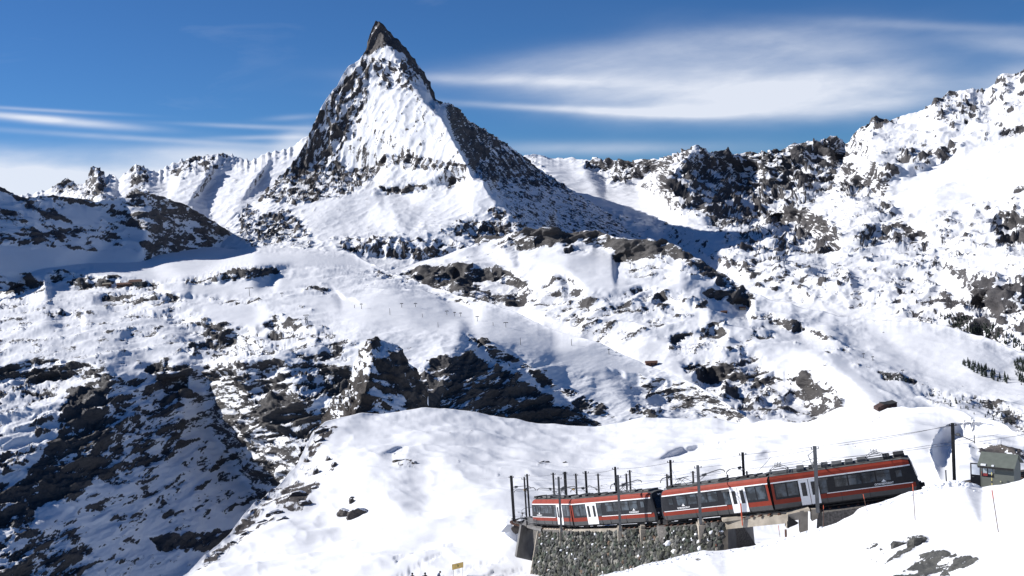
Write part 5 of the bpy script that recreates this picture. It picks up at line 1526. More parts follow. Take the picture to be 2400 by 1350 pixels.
for k, (x, y, D, lb) in enumerate(((1296, 1107, 170, 'slim dark mast behind the left roof of the farther railcar'), (1323.5, 1105, 172, 'thick dark mast right of the slim one behind the farther railcar roof'),
                      (1349, 1109, 178, 'small dark mast above the bellows of the farther railcar'), (1401, 1109, 180, 'small dark mast behind the middle of the farther railcar'),
                      (1467, 1109, 180, 'left one of a close pair of small masts behind the farther railcar'), (1475, 1101, 172, 'right one of a close pair of small masts behind the farther railcar'),
                      (1562, 1110, 180, 'short dark mast just left of the tall mast in the gap between the railcars'), (1623, 1103, 176, 'short dark mast behind the left roof of the nearer railcar'),
                      (1704, 1111, 178, 'shortest mast showing above the nearer railcar roof'), (1749, 1103, 180, 'short mast just right of the tall one behind the nearer railcar'))):
    mast(x, y, x + 6, y + 96, D, lb, G3, w=0.14 if k != 1 else 0.22, armz=4.6, extra=0.8, ins=(k == 2))
pr = empty('short_post', V(2219, 1140, 100.5), 'short dark post at the snow edge between the train front and the tallest mast', 'post')
bm = bmesh.new(); tube(bm, (0, 0, -0.3), (-0.05, 0, 1.45), 0.06, 8); tube(bm, (-0.05, 0, 1.45), (-0.05, 0, 1.5), 0.075, 8); obj('shaft', bm, STEEL, pr)


def sag(a, b, n=10, s=0.25):
    return [a.lerp(b, k / n) - Vector((0, 0, s * 4 * (k / n) * (1 - k / n))) for k in range(n + 1)]


def wire_obj(pts_, label, r=0.018):
    bm = bmesh.new(); o = pts_[0].copy()
    for a, b in zip(pts_[:-1], pts_[1:]):
        s = sag(a, b, 8, 0.12 + 0.004 * (b - a).length); polytube(bm, [q - o for q in s], r, 4)
    w = obj('overhead_wire', bm, WIRE); w.location = o; tag(w, label, 'wire', 'overhead wires'); return w


near = sorted([t for t in arm_tips if t[3] < 150 and t[0] in (1228.5, 1308.5, 1447, 1634, 1907)], key=lambda t: t[0])
farm = sorted([t for t in arm_tips if t[0] in (1372, 1441, 1570, 1739, 2229)], key=lambda t: t[0])
far3 = sorted([t for t in arm_tips if t[3] > 150], key=lambda t: t[0])
right_end = V(2480, 985, 108)
wire_obj([t[1] for t in near] + [V(2186, 1048, 102.5), V(2480, 1003, 106)], 'thin contact wire hung from the grey masts in front of the train')
wire_obj([t[1] + Vector((0, 0, 0.05)) for t in farm[:-1]] + [farm[-1][1] + Vector((0, 0, .1)), right_end], 'thin contact wire hung from the tall masts behind the train')
wire_obj([t[2] for t in farm] + [V(2480, 950, 110)], 'feeder wire joining the tops of the tall dark masts', 0.022)
wire_obj([t[2] for t in near] + [V(2229, 996, 104.8)], 'feeder wire joining the tops of the grey masts', 0.015)
wire_obj([t[1] for t in far3], 'thin wires round the far bend behind the farther railcar', 0.016)
wire_obj([t[2] for t in far3], 'upper feeder wire of the small masts round the far bend', 0.016)
wire_obj([V(1120, 1120, 175), V(1198, 1118, 157)], 'wire leaving the leftmost mast towards the left', 0.016)
wire_obj([V(1570, 1090, 119.5), V(1596, 1140, 117)], 'guy wire slanting right down from the mast between the railcars', 0.014)
wire_obj([V(1752, 1122, 108), V(1806, 1072, 125)], 'dark guy wire slanting up right behind the nearer railcar', 0.02)

# ------------------------------------------------------------------ booth
th = math.radians(-40)
hp = V(2299, 1141, 80.5)
hut = empty('booth', hp, 'grey green attendant booth with gabled roof and open glazed doorway beside the track', 'hut', rot=(0, 0, th))
W_, Dp, Hh = 2.25, 1.7, 1.75


def hb(name, dims, mat, bevel=None):
    bm = bmesh.new(); box(bm, *dims); return obj(name, bm, mat, hut)


HH = 0.35
hb('floor', (-0.85, W_, 0, Dp, -0.9, -0.1), CONCD)
hb('front_wall', (0.95, W_, 0, 0.06, -0.12, Hh), HUTG)
hb('lower_panel', (0.06, 0.95, 0.01, 0.07, -0.12, 0.78), HUTG)
bm = bmesh.new()   # right gable wall
g = [(W_, 0.0, -0.8), (W_, Dp, -0.8), (W_, Dp, Hh - 0.15), (W_, Dp * 0.45, Hh + 0.62), (W_, 0.0, Hh)]
prism(bm, [Vector(q) for q in g], Vector((0.06, 0, 0))); bmesh.ops.recalc_face_normals(bm, faces=bm.faces); obj('gable_wall', bm, HUTG, hut)
hb('back_wall', (0, W_, Dp - 0.06, Dp, 0.0, 0.7), HUTG)
bm = bmesh.new()
prism(bm, [Vector((-0.15, -0.28, Hh - 0.12)), Vector((-0.15, Dp * 0.45, Hh + 0.72)), Vector((-0.15, Dp * 0.45, Hh + 0.64)), Vector((-0.15, -0.28, Hh - 0.20))], Vector((W_ + 0.35, 0, 0)))
prism(bm, [Vector((-0.15, Dp * 0.452, Hh + 0.72)), Vector((-0.15, Dp + 0.35, Hh - 0.08)), Vector((-0.15, Dp + 0.35, Hh - 0.16)), Vector((-0.15, Dp * 0.452, Hh + 0.64))], Vector((W_ + 0.35, 0, 0)))
bmesh.ops.recalc_face_normals(bm, faces=bm.faces); obj('roof', bm, HUTR, hut)
hb('fascia', (-0.1, W_ + 0.1, -0.30, -0.285, Hh - 0.27, Hh - 0.12), DARK)
o = hb('corner_post', (0.0, 0.06, 0.0, 0.08, -0.6, Hh - 0.05), HUTG)
wf = hb('window', (0.10, 0.92, -0.02, 0.02, 0.80, 1.66), BLACK)
GLP = plain('pane_pale', (0.42, 0.48, 0.50), 0.15)
for a, b in ((0.18, 0.47), (0.55, 0.86)):
    bm = bmesh.new(); box(bm, a, b, -0.032, -0.021, 1.02, 1.58); obj('pane', bm, GLP, wf)
bm = bmesh.new(); box(bm, 0.2, 0.5, -0.036, -0.033, 0.86, 1.06); obj('counter', bm, plain('red_counter', (0.25, 0.03, 0.03), 0.5), wf)
# open door leaf on the left with a clear upper light
bm = bmesh.new()
for dims in ((-0.72, -0.64, 0.0, 0.05, -0.15, 1.72), (-0.06, -0.005, 0.0, 0.05, -0.15, 1.72), (-0.72, -0.005, 0.0, 0.05, 1.64, 1.72), (-0.64, -0.06, 0.0, 0.05, -0.15, 0.86)): box(bm, *dims)
dr = obj('door', bm, BLACK, hut)
gm = bpy.data.materials.new('clear_glass'); N_, L_ = nodes_of(gm); b_ = N_['Principled BSDF']
b_.inputs['Transmission Weight'].default_value = 1.0; b_.inputs['Roughness'].default_value = 0.02; b_.inputs['IOR'].default_value = 1.02
b_.inputs['Base Color'].default_value = (0.85, 0.9, 0.95, 1)
bm = bmesh.new(); box(bm, -0.64, -0.06, 0.02, 0.03, 0.86, 1.64); obj('pane', bm, gm, dr)
bm = bmesh.new(); tube(bm, (-0.6, -0.03, 0.7), (-0.45, -0.03, 0.7), 0.02); obj('handle', bm, STEEL2, dr)
hb('snow_on_roof', (0.1, 0.45, -0.26, -0.02, Hh - 0.10, Hh + 0.02), SNOWP)
hb('snow_on_roof', (0.85, 1.02, -0.26, -0.12, Hh - 0.10, Hh + 0.0), SNOWP)
bm = bmesh.new(); tube(bm, (1.4, -0.05, 0.55), (1.4, -0.02, 0.55), 0.05, 8); obj('wall_lamp', bm, plain('pale_lamp', (0.6, 0.6, 0.4)), hut)
yp = empty('striped_pole', hut.matrix_world @ Vector((0, 0, 0)) if False else hp + Vector((0.92 * math.cos(th) + 0.45 * math.sin(th), 0.92 * math.sin(th) - 0.45 * math.cos(th), -0.3)), 'yellow and dark banded pole leaning on the front of the booth', 'pole')
bm = bmesh.new(); [tube(bm, (0, 0, z), (0, 0, z + 0.22), 0.035, 8) for z in (0.0, 0.55, 0.95, 1.35)]; obj('yellow_band', bm, plain('pale_yellow', (0.75, 0.62, 0.22)), yp)
bm = bmesh.new(); [tube(bm, (0, 0, z), (0, 0, z + 0.3), 0.03, 8) for z in (0.24, 0.72, 1.12)]; obj('dark_band', bm, STEEL, yp)
bar = hp + Vector((0.02 * math.cos(th), 0.02 * math.sin(th), 0))

# ------------------------------------------------------------------ people
SKIN = plain('skin', (0.42, 0.25, 0.18), 0.6)


def skin_body(name, joints, bones, mat, parent):
    me = bpy.data.meshes.new(name)
    names = list(joints); idx = {n: i for i, n in enumerate(names)}
    me.from_pydata([joints[n][0] for n in names], [(idx[a], idx[b]) for a, b in bones], [])
    o = bpy.data.objects.new(name, me); COL.objects.link(o)
    md = o.modifiers.new('skin', 'SKIN')
    for i, n in enumerate(names):
        sv = me.skin_vertices[0].data[i]; r = joints[n][1]; sv.radius = (r, r); sv.use_root = (i == 0)
    sd = o.modifiers.new('sub', 'SUBSURF'); sd.levels = 1; sd.render_levels = 1
    dg = bpy.context.evaluated_depsgraph_get()
    ev = o.evaluated_get(dg); m2 = bpy.data.meshes.new_from_object(ev)
    m2.name = name
    bpy.data.objects.remove(o); bpy.data.meshes.remove(me)
    return link_mesh(name, m2, mat, parent, True)


def person(loc, rz, label, jacket, trousers, bend=0.0, arms=((0.35, 0.15), (0.35, -0.1)), helmet=None, scale=1.0):
    r = empty('person', loc, label, 'person', 'people at the foot of the snow hill', (0, 0, rz))
    r.scale = (scale,) * 3
    cb, sb = math.cos(bend), math.sin(bend)
    def up(x, y, z): return (x, y * cb - (z - 0.95) * sb, 0.95 + (z - 0.95) * cb + y * sb)
    J = {'pelvis': ((0, 0, 0.95), 0.15), 'waist': (up(0, 0, 1.10), 0.14), 'chest': (up(0, 0, 1.32), 0.17), 'neck': (up(0, 0, 1.48), 0.07), 'neck2': (up(0, 0, 1.54), 0.06)}
    B = [('pelvis', 'waist'), ('waist', 'chest'), ('chest', 'neck'), ('neck', 'neck2')]
    for s, nm, (ay, az) in ((-1, 'l', arms[0]), (1, 'r', arms[1])):
        J['sh' + nm] = (up(s * 0.19, 0, 1.42), 0.08); J['el' + nm] = (up(s * 0.30, -ay * 0.5, 1.18 + az * 0.6), 0.058); J['wr' + nm] = (up(s * 0.24, -ay, 1.02 + az * 2.2), 0.042)
        J['ha' + nm] = (up(s * 0.22, -ay - 0.07, 1.0 + az * 2.4), 0.04)
        B += [('chest', 'sh' + nm), ('sh' + nm, 'el' + nm), ('el' + nm, 'wr' + nm), ('wr' + nm, 'ha' + nm)]
        J['hip' + nm] = ((s * 0.10, 0, 0.86), 0.11); J['kn' + nm] = ((s * 0.13, -0.06, 0.48), 0.075); J['an' + nm] = ((s * 0.14, 0.02, 0.10), 0.055); J['to' + nm] = ((s * 0.15, -0.16, 0.05), 0.05)
        B += [('pelvis', 'hip' + nm), ('hip' + nm, 'kn' + nm), ('kn' + nm, 'an' + nm), ('an' + nm, 'to' + nm)]
    body = skin_body('body', J, B, jacket, r)
    hd = Vector(up(0, -0.02, 1.66))
    bm = bmesh.new(); bmesh.ops.create_icosphere(bm, subdivisions=2, radius=0.11)
    for v in bm.verts:
        v.co.z *= 1.2
        if v.co.y < -0.07 and -0.03 < v.co.z < 0.02 and abs(v.co.x) < 0.03: v.co.y -= 0.02
        v.co += hd
    h = obj('head', bm, SKIN, r, True)
    bm = bmesh.new(); bmesh.ops.create_icosphere(bm, subdivisions=2, radius=0.135)
    for v in bm.verts:
        v.co.z = max(v.co.z, -0.02) * 1.05 + 0.03; v.co += hd
    obj('helmet', bm, helmet or BLACK, r, True)
    bm = bmesh.new(); box(bm, hd.x - 0.09, hd.x + 0.09, hd.y - 0.135, hd.y - 0.09, hd.z - 0.01, hd.z + 0.05); obj('goggles', bm, GLASSD, r)
    return r


NAVY = plain('jacket_navy', (0.012, 0.025, 0.085), 0.7)
BLK = plain('jacket_black', (0.012, 0.013, 0.02), 0.7)
for (px, py, rz, lb, jk, bd, arms) in (
        (968, 1378, 0.4, 'person in dark clothing at the bottom edge, leftmost of the three, one arm raised', BLK, 0.1, ((0.2, 0.2), (0.05, 0.12))),
        (998, 1377, -0.3, 'person in dark clothing at the bottom edge, middle of the three', BLK, 0.0, ((0.25, 0.22), (0.2, 0.22))),
        (1026, 1371, 1.9, 'person in a navy jacket bending forward near the yellow board', NAVY, 0.55, ((0.4, 0.1), (0.35, 0.1)))):
    person(surf('snow_hill', px, py), rz, lb, jk, jk, bd, arms)
# orange figure in the booth
pb = hp + Vector((0.05 * math.cos(th) - 0.9 * math.sin(th) * -1 * -1, 0.05 * math.sin(th) + 0.9 * math.cos(th), -0.9))
ORJ = plain('jacket_orange', (0.75, 0.11, 0.04), 0.7)
pb = hp + Vector((-0.15 * math.cos(th) - 0.75 * math.sin(th), -0.15 * math.sin(th) + 0.75 * math.cos(th), -0.28))
pp_ = person(pb, 1.2, 'person in an orange jacket standing behind the glazed door of the booth', ORJ, ORJ, 0.3, ((0.1, 0.0), (0.1, 0.0)), scale=0.92)
pp_['group'] = ''
del pp_['group']

# ------------------------------------------------------------------ yellow board, snow markers
sp = surf('snow_hill', 1072, 1352)
sg = empty('notice_board', sp, 'yellow notice board on two thin posts on the snow beside the people', 'sign')
k_ = sp.dot(_f) / F
bd0 = V(1059, 1323, sp.dot(_f)) - sp; bd1 = V(1086, 1317, sp.dot(_f)) - sp; bd2 = V(1086, 1330, sp.dot(_f)) - sp; bd3 = V(1060, 1336, sp.dot(_f)) - sp
bm = bmesh.new(); prism(bm, [bd0, bd1, bd2, bd3], Vector((0, 0.03, 0))); bmesh.ops.recalc_face_normals(bm, faces=bm.faces); bo = obj('board', bm, YEL, sg)
cc = (bd0 + bd1 + bd2 + bd3) / 4
bm = bmesh.new(); a = [bm.verts.new(cc + Vector((x, -0.006, z))) for x, z in ((-0.14, -0.2), (0.05, -0.22), (0.16, -0.05), (0.08, 0.18), (-0.08, 0.2), (-0.02, 0.05))]
bm.faces.new(a); obj('symbol', bm, plain('olive_print', (0.30, 0.25, 0.08)), bo)
for q in (bd3.lerp(bd2, 0.1), bd3.lerp(bd2, 0.92)):
    bm = bmesh.new(); tube(bm, q + Vector((0, 0.05, 0.5)), Vector((q.x, q.y + 0.05, -0.3)), 0.022); obj('post', bm, STEEL2, sg)


def marker(px0, py0, px1, py1, layer, D, label, top=0.25, mat=None, r=0.02):
    if D is None:
        b = surf(layer, px1, py1); D = b.dot(_f)
    b = V(px1, py1, D); t = V(px0, py0, D)
    o = empty('snow_marker', b, label, 'snow pole', 'thin snow marker poles')
    m_ = (t - b)
    bm = bmesh.new(); tube(bm, m_ * -0.08, m_ * (1 - top), r, 6); obj('shaft', bm, WOOD if mat is None else mat, o)
    bm = bmesh.new(); tube(bm, m_ * (1 - top), m_, r * 1.25, 6); obj('orange_tip', bm, ORANGE, o)


marker(2023, 1158, 2033, 1204, 'near_slope', None, 'thin marker pole with orange tip, in front of the train between mast and front')
marker(2139, 1134, 2145, 1220, 'near_slope', None, 'thin marker pole with orange tip, in front of the nose of the train', 0.2)
marker(2325, 1149, 2340, 1247, 'near_slope', None, 'tallest leaning marker pole, on the snow below the booth', 0.2)
marker(1930, 1184, 1930, 1244, 'near_slope', 94.5, 'marker pole at the dark gravel patch right of the bridge', 0.15)
marker(1736, 1180, 1740, 1228, 'near_slope', 104, 'thick orange marker post in front of the white doors above the bridge', 0.75, ORANGE, 0.05)
marker(1562, 1195, 1564, 1234, 'near_slope', 114, 'tan marker stick at the track edge between the two railcars', 0.1)
marker(1824, 1231, 1828, 1257, 'near_slope', 98, 'reddish marker stick at the snow under the bridge', 0.5)
marker(1678, 1276, 1681, 1302, 'near_slope', 101.5, 'short marker stick in the snow at the foot of the stone wall', 0.1)
wp = empty('wooden_post', V(1842, 1258, 97.5), 'short stout brown wooden post in the snow under the bridge', 'post')
bm = bmesh.new(); box(bm, -0.08, 0.08, -0.08, 0.08, -0.3, 0.65); obj('shaft', bm, WOOD, wp)

# ------------------------------------------------------------------ boulders
def boulder(layer, px, py, w, h, dep, label, seed, group=None, mat=M_HILL, rotz=0.0, sink=0.3, D=None, snow=0.78, k=1.0):
    c = surf(layer, px, py) if D is None else V(px, py, D)
    D = c.dot(_f); s = D / F
    bm = bmesh.new(); bmesh.ops.create_icosphere(bm, subdivisions=4, radius=1.0)
    co = np.array([v.co[:] for v in bm.verts])
    r = random.Random(seed)
    for _ in range(9):
        n = np.array([r.gauss(0, 1), r.gauss(0, 1), r.gauss(0, 0.8)]); n /= np.linalg.norm(n)
        e = np.clip(co @ n - r.uniform(0.55, 0.85), 0, None); co = co - e[:, None] * n
    rr = 1 + 0.22 * fbm(co * 2.2 + seed, 4, 0.55, seed)
    co = co * rr[:, None] * np.array([w / 2 * s, dep * s, h * s])
    cz, sz = math.cos(rotz), math.sin(rotz)
    co = np.stack([co[:, 0] * cz - co[:, 1] * sz, co[:, 0] * sz + co[:, 1] * cz, co[:, 2]], 1)
    for v, q in zip(bm.verts, co): v.co = q
    bm.normal_update()
    rk = [1.0 if v.normal.z < snow else 0.05 for v in bm.verts]
    o = obj('boulder', bm, mat, None, False)
    a = o.data.attributes.new('rock', 'FLOAT', 'POINT'); a.data.foreach_set('value', rk)
    o.location = c - Vector((0, 0, h * s * sink))
    tag(o, label, 'boulder', group)
    return o


boulder('snow_hill', 840, 1208, 58, 24, 22, 'large snow capped dark boulder alone on the smooth snow hill', 3, sink=0.15)
boulder('snow_hill', 815, 1205, 50, 22, 16, 'snow capped rock leaning against the left of the large lone boulder', 8, sink=0.2)
boulder('snow_hill', 824, 1178, 22, 10, 10, 'small rock just above the large lone boulder on the snow hill', 12, sink=0.1)
boulder('snow_hill', 1207, 1238, 22, 14, 9, 'brown rock under the leftmost mast beside the underpass', 21, D=154, sink=0)
boulder('snow_hill', 1222, 1224, 24, 12, 9, 'brown rock at the left end of the railed deck', 22, D=152, sink=0)
boulder('near_slope', 2112, 1277, 50, 17, 14, 'black boulder poking from the snow below the train, left of its twin', 31, mat=M_NEAR, sink=0.2, snow=0.93)
boulder('near_slope', 2150, 1277, 52, 20, 16, 'grey domed boulder poking from the snow below the train, right of the black one', 33, mat=M_NEAR, sink=0.15, snow=0.93)
boulder('snow_hill', 935, 1081, 40, 7, 9, 'low dark rocks on the shaded crease of the snow hill', 41, sink=0.3)
boulder('snow_hill', 972, 1083, 16, 6, 6, 'small dark rock right of the low rocks on the snow hill', 43, sink=0.3)
boulder('snow_hill', 1275, 1081, 28, 6, 7, 'low dark rock on the hill above the leftmost masts', 45, sink=0.3)
boulder('snow_hill', 1326, 1084, 14, 4, 5, 'tiny dark rock right of the low one above the leftmost masts', 46, sink=0.3)

for k, (x, y, w_, h_, lb) in enumerate(((759, 1008, 46, 12, 'topmost long brown rock where the left edge of the snow hill meets the crag'), (747, 1030, 34, 14, 'brown rock directly below the topmost one on the left edge of the hill'),
        (744, 1108, 22, 18, 'upright dark rock, left of a pair on the steep left flank of the hill'), (768, 1078, 16, 16, 'narrow upright rock, right of the upright dark one on the steep flank'),
        (784, 1092, 18, 12, 'small rock just right of the narrow upright one on the steep flank'), (716, 1082, 18, 14, 'small rock on the outermost left rim, level with the narrow upright one'),
        (697, 1160, 50, 16, 'largest dark outcrop half way down the left edge of the hill'), (714, 1180, 38, 15, 'dark rock tucked under the right of the largest outcrop'),
        (741, 1146, 30, 14, 'dark rock up and right of the largest outcrop, where the ledge ends'), (643, 1202, 46, 12, 'long low outcrop below and left of the largest one'),
        (664, 1216, 34, 10, 'flat rock under the right end of the long low outcrop'), (616, 1222, 40, 12, 'long rock at the rim, left of the long low outcrop'),
        (580, 1250, 36, 9, 'fourth rock from the bottom along the lower left rim'), (548, 1272, 30, 8, 'third rock from the bottom along the lower left rim'),
        (512, 1298, 36, 8, 'second rock from the bottom along the lower left rim'), (482, 1322, 30, 7, 'bottommost rock on the lower left rim of the hill'),
        (826, 1166, 18, 8, 'small dark fin of rock above the large lone boulder'))):
    boulder('snow_hill', x, y, w_, h_, h_ * 0.9, lb, 60 + k, 'rocks along the left edge of the snow hill', rotz=0.5, sink=0.35, snow=0.72)
# crumbs of ploughed snow along the track side of the near slope
bm = bmesh.new(); o0 = surf('near_slope', 2210, 1140)
for k in range(150):
    x = rnd.choice((rnd.uniform(2160, 2300), rnd.uniform(1700, 2160), rnd.uniform(1400, 1700)))
    y = np.interp(x, [1400, 1510, 1600, 1700, 1765, 1850, 1920, 2000, 2090, 2165, 2215, 2255, 2300], [1352, 1324, 1302, 1292, 1283, 1259, 1240, 1209, 1170, 1149, 1132, 1129, 1144]) + abs(rnd.gauss(0, 5))
    q = surf('near_slope', x, y) - o0
    snow_lump(bm, q, rnd.uniform(0.05, 0.16) * (1.4 if x > 2150 else 0.9), 0.8)
w = obj('ploughed_snow', bm, SNOWP, None, False); w.location = o0; tag(w, 'crumbs of ploughed snow along the upper edge of the near slope', 'snow', kind='stuff')
# ------------------------------------------------------------------ far buildings
def lodge(layer, px, py, w, h, label, wallm, roofm, gab=True, rz=0.0, D=None, nwin=3, cat='building'):
    c = surf(layer, px, py) if D is None else V(px, py, D)
    s = c.dot(_f) / F; W, Hh_, Dd = w * s, h * s, w * s * 0.5
    r = empty('lodge', c, label, cat, rot=(0, 0, rz))
    bm = bmesh.new(); box(bm, -W / 2, W / 2, -Dd / 2, Dd / 2, -Hh_ * 0.4, Hh_ * 0.62); obj('wall', bm, wallm, r)
    bm = bmesh.new(); e = 0.06 * W
    prism(bm, [Vector((-W / 2 - e, -Dd / 2 - e, Hh_ * 0.6)), Vector((-W / 2 - e, Dd / 2 + e, Hh_ * 0.6)), Vector((-W / 2 - e, 0, Hh_))], Vector((W + 2 * e, 0, 0)))
    bmesh.ops.recalc_face_normals(bm, faces=bm.faces); obj('roof', bm, roofm, r)
    for k in range(nwin):
        x = (-0.5 + (k + 0.5) / nwin) * W
        bm = bmesh.new(); box(bm, x - W * 0.05, x + W * 0.05, -Dd / 2 - 0.02 * W, -Dd / 2 - 0.002 * W, Hh_ * 0.18, Hh_ * 0.45); obj('window', bm, GLASSD, r)
    return r


PALE = plain('pale_render', (0.30, 0.26, 0.20), 0.9)
lodge('plateau_and_cliffs', 318, 668, 26, 13, 'tan lodge on the left plateau, right end of the row of huts', PALE, WOOD, nwin=4)
lodge('plateau_and_cliffs', 292, 671, 34, 9, 'long low brown hut beside the tan lodge on the left plateau', WOOD, WOOD, nwin=5)
lodge('plateau_and_cliffs', 250, 671, 18, 8, 'small grey brown hut, leftmost of the row on the left plateau', WOOD, PALE, nwin=2)
lodge('right_hills', 1526, 856, 26, 11, 'brown mountain hut in the snowy hollow right of centre', WOOD, WOOD, nwin=3)
lodge('right_hills', 1740, 727, 14, 8, 'tan hut by the lake ridge right of centre', PALE, WOOD, nwin=2)
lodge('right_hills', 1776, 728, 7, 9, 'tiny white chapel right of the tan hut on the ridge', WHITE, WHITE, nwin=1, cat='chapel')
lodge('right_hills', 1696, 733, 14, 5, 'low reddish hut left of the tan hut on the ridge', WOOD, WOOD, nwin=2)
# timber shed on the crest of the near hill
c = surf('snow_hill', 2080, 951); s = c.dot(_f) / F
sh = empty('timber_shed', c, 'dark red brown timber shed on the crest of the snow hill above the train', 'shed')
bm = bmesh.new(); W = 46 * s
prism(bm, [Vector((-W / 2, 0, -6 * s)), Vector((W / 2, 0, -3 * s)), Vector((W / 2, 0, 11 * s)), Vector((W * 0.12, 0, 7.5 * s)), Vector((-W * 0.18, 0, 8 * s)), Vector((-W / 2, 0, 1 * s))], Vector((0, 2.5, 0)))
bmesh.ops.recalc_face_normals(bm, faces=bm.faces); obj('wall', bm, plain('shed_red_brown', (0.055, 0.030, 0.026), 0.9, var=0.4, scale=2), sh)
bm = bmesh.new()
for x0, x1, z0, z1 in ((-0.18, 0.12, 8, 7.5), (0.12, 0.5, 7.5, 11)):
    prism(bm, [Vector((x0 * W, -0.25, z0 * s + 0.02)), Vector((x1 * W, -0.25, z1 * s + 0.02)), Vector((x1 * W, -0.25, z1 * s + 0.14)), Vector((x0 * W, -0.25, z0 * s + 0.14))], Vector((0, 3.0, 0)))
bmesh.ops.recalc_face_normals(bm, faces=bm.faces); obj('roof', bm, DARK, sh)
for k in range(7):
    bm = bmesh.new(); x = (-0.42 + 0.135 * k) * W; box(bm, x, x + 0.05, -0.03, -0.003, -4 * s, 6 * s if k < 5 else 7.5 * s); obj('batten', bm, DARK, sh)

# ------------------------------------------------------------------ ski lift pylons
def pylon(layer, px, py0, py1, arm, label, two=False):
    b = surf(layer, px, py1); s = b.dot(_f) / F; h = (py1 - py0) * s
    r = empty('lift_pylon', b, label, 'lift pylon', 'ski lift pylons on the snowfields')
    bm = bmesh.new()
    if two:
        for x in (-2.2, 2.2): tube(bm, (x * s, 0, -h * 0.1), (x * s, 0, h), 0.7 * s, 5)
        tube(bm, (-2.2 * s, 0, h * 0.5), (2.2 * s, 0, h * 0.8), 0.4 * s, 4)
    else: tube(bm, (0, 0, -h * 0.1), (0, 0, h), 0.65 * s, 5, 0.5 * s)
    obj('shaft', bm, STEEL, r)
    if arm:
        bm = bmesh.new(); box(bm, -arm * s, arm * s, -0.6 * s, 0.6 * s, h - 0.9 * s, h + 0.5 * s)
        for sx in (-1, 1): box(bm, (arm * sx - 1) * s, (arm * sx + 1) * s, -0.8 * s, 0.8 * s, h - 1.6 * s, h - 0.8 * s)
        obj('crossarm', bm, STEEL, r)
    return r


PL = 'plateau_and_cliffs'
for (px, a, b, arm, lb) in ((586, 675, 695, 9, 'wide T shaped lift pylon on the left plateau'), (662, 687, 697, 3, 'small lift pylon right of the wide T shaped one'),
                            (832, 715, 723, 0, 'leftmost tiny lift post above the rock horn'), (847, 712, 724, 2.5, 'second tiny lift pylon above and left of the rock horn'), (914, 722, 738, 0, 'single lift post with a thick foot above the rock horn'),
                            (942, 710, 720, 3, 'left one of two T pylons on the slope right of the rock horn top'), (974, 711, 720, 3, 'right one of two T pylons on the slope above the rock horn'),
                            (991, 735, 744, 0, 'faint thin lift post below the row of T pylons'), (1028, 756, 768, 0, 'thin lift post left of the dark rocky rib'),
                            (1048, 728, 738, 3.5, 'left pylon of the group of three T pylons in mid slope'), (1067, 732, 742, 2.5, 'middle pylon of the group of three T pylons'), (1079, 733, 742, 2.5, 'right pylon of the group of three T pylons'),
                            (1119, 741, 753, 3.5, 'T pylon between the group of three and the cable drop'), (1157, 755, 764, 0, 'thin lift post left of the rightmost double pylon'),
                            (1185, 756, 768, 5, 'broad T pylon at the right rim of the plateau'), (1221, 791, 808, 0, 'tall bare lift post low on the plateau slope'),
                            (1341, 795, 810, 0, 'lift post on the curved rim above the hollow'), (1427, 818, 830, 2, 'lowest lift pylon on the curved rim')):
    pylon(PL, px, a, b, arm, lb)
pylon(PL, 717, 740, 760, 6, 'heavy two legged lift pylon beside a rocky knoll', True)
for (px, a, b, arm, lb) in ((2024, 829, 840, 3, 'left lift pylon on the right hand ski slope'), (2045, 836, 846, 2.5, 'second lift pylon on the right hand ski slope'), (2114, 868, 883, 3, 'lowest lift pylon on the right hand ski slope, by dark trees')):
    pylon('right_hills', px, a, b, arm, lb)

# ------------------------------------------------------------------ conifers
PINE = plain('conifer_dark', (0.018, 0.026, 0.020), 0.95, var=0.4, scale=0.2)
TRK_ = plain('bark', (0.05, 0.035, 0.025), 0.9)


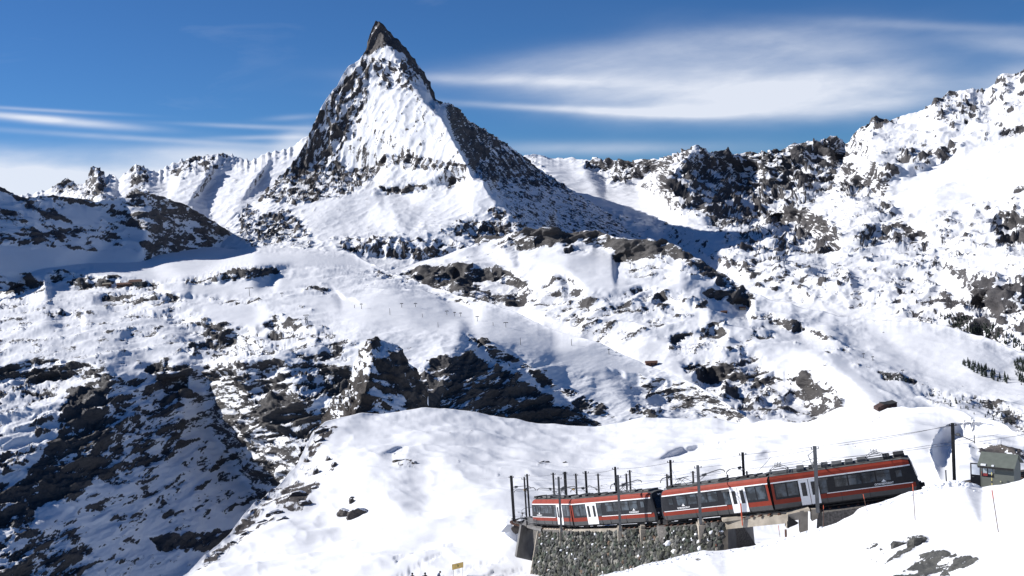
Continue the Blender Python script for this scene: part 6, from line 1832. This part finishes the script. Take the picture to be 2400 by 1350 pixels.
def pines(label, layer, poly, n, h0, h1, seed):
    r = random.Random(seed); P_ = pp(poly); xs = [p[0] for p in P_]; ys = [p[1] for p in P_]
    L_ = LAYERS[layer]; bm = bmesh.new(); o0 = None; got = 0; tries = 0
    surf(layer, xs[0], ys[0])
    while got < n and tries < n * 60:
        tries += 1
        x, y = r.uniform(min(xs), max(xs)), r.uniform(min(ys), max(ys))
        if poly_sd(np.array([x]), np.array([y]), P_)[0] < 0: continue
        p = surf(layer, x, y)
        if o0 is None: o0 = p.copy()
        q = p - o0; h = r.uniform(h0, h1); w = h * r.uniform(0.17, 0.24)
        tube(bm, q - Vector((0, 0, 1)), q + Vector((0, 0, h * 0.3)), h * 0.02, 4)
        for k in range(4):
            z0 = h * (0.12 + 0.2 * k); z1 = z0 + h * 0.36; rr = w * (1 - 0.2 * k)
            ap = bm.verts.new(q + Vector((r.uniform(-.05, .05) * w, 0, min(z1, h))))
            ring = [bm.verts.new(q + Vector((math.cos(t) * rr * r.uniform(0.7, 1.15), math.sin(t) * rr * r.uniform(0.7, 1.15), z0 - r.uniform(0, 0.05) * h))) for t in [2 * math.pi * i / 7 + k for i in range(7)]]
            for i in range(7): bm.faces.new((ring[i], ring[(i + 1) % 7], ap))
        got += 1
    o = obj('conifer_wood', bm, PINE); o.location = o0; tag(o, label, 'trees', kind='stuff')


pines('dark conifer belt slanting across the right hand ski slope', 'right_hills', '2245,845 2275,848 2320,868 2370,893 2362,900 2310,887 2255,858', 95, 7, 26, 1)
pines('dark conifers at the right edge of the right hand slope', 'right_hills', '2375,842 2410,850 2420,925 2395,905 2380,880', 80, 8, 26, 2)
pines('small conifer clump in mid ski slope by the lowest lift pylon', 'right_hills', '2068,880 2100,884 2140,893 2130,898 2075,889', 45, 8, 14, 3)
pines('larch and conifer wood on the valley side at the right edge', 'right_range', '2200,740 2260,742 2330,765 2400,805 2420,835 2360,810 2300,790 2230,768', 220, 9, 30, 4)
pines('scattered conifers on the lower right slope above the snow hill', 'right_hills', '2160,920 2250,935 2400,965 2420,1020 2330,990 2230,955', 60, 8, 14, 5)
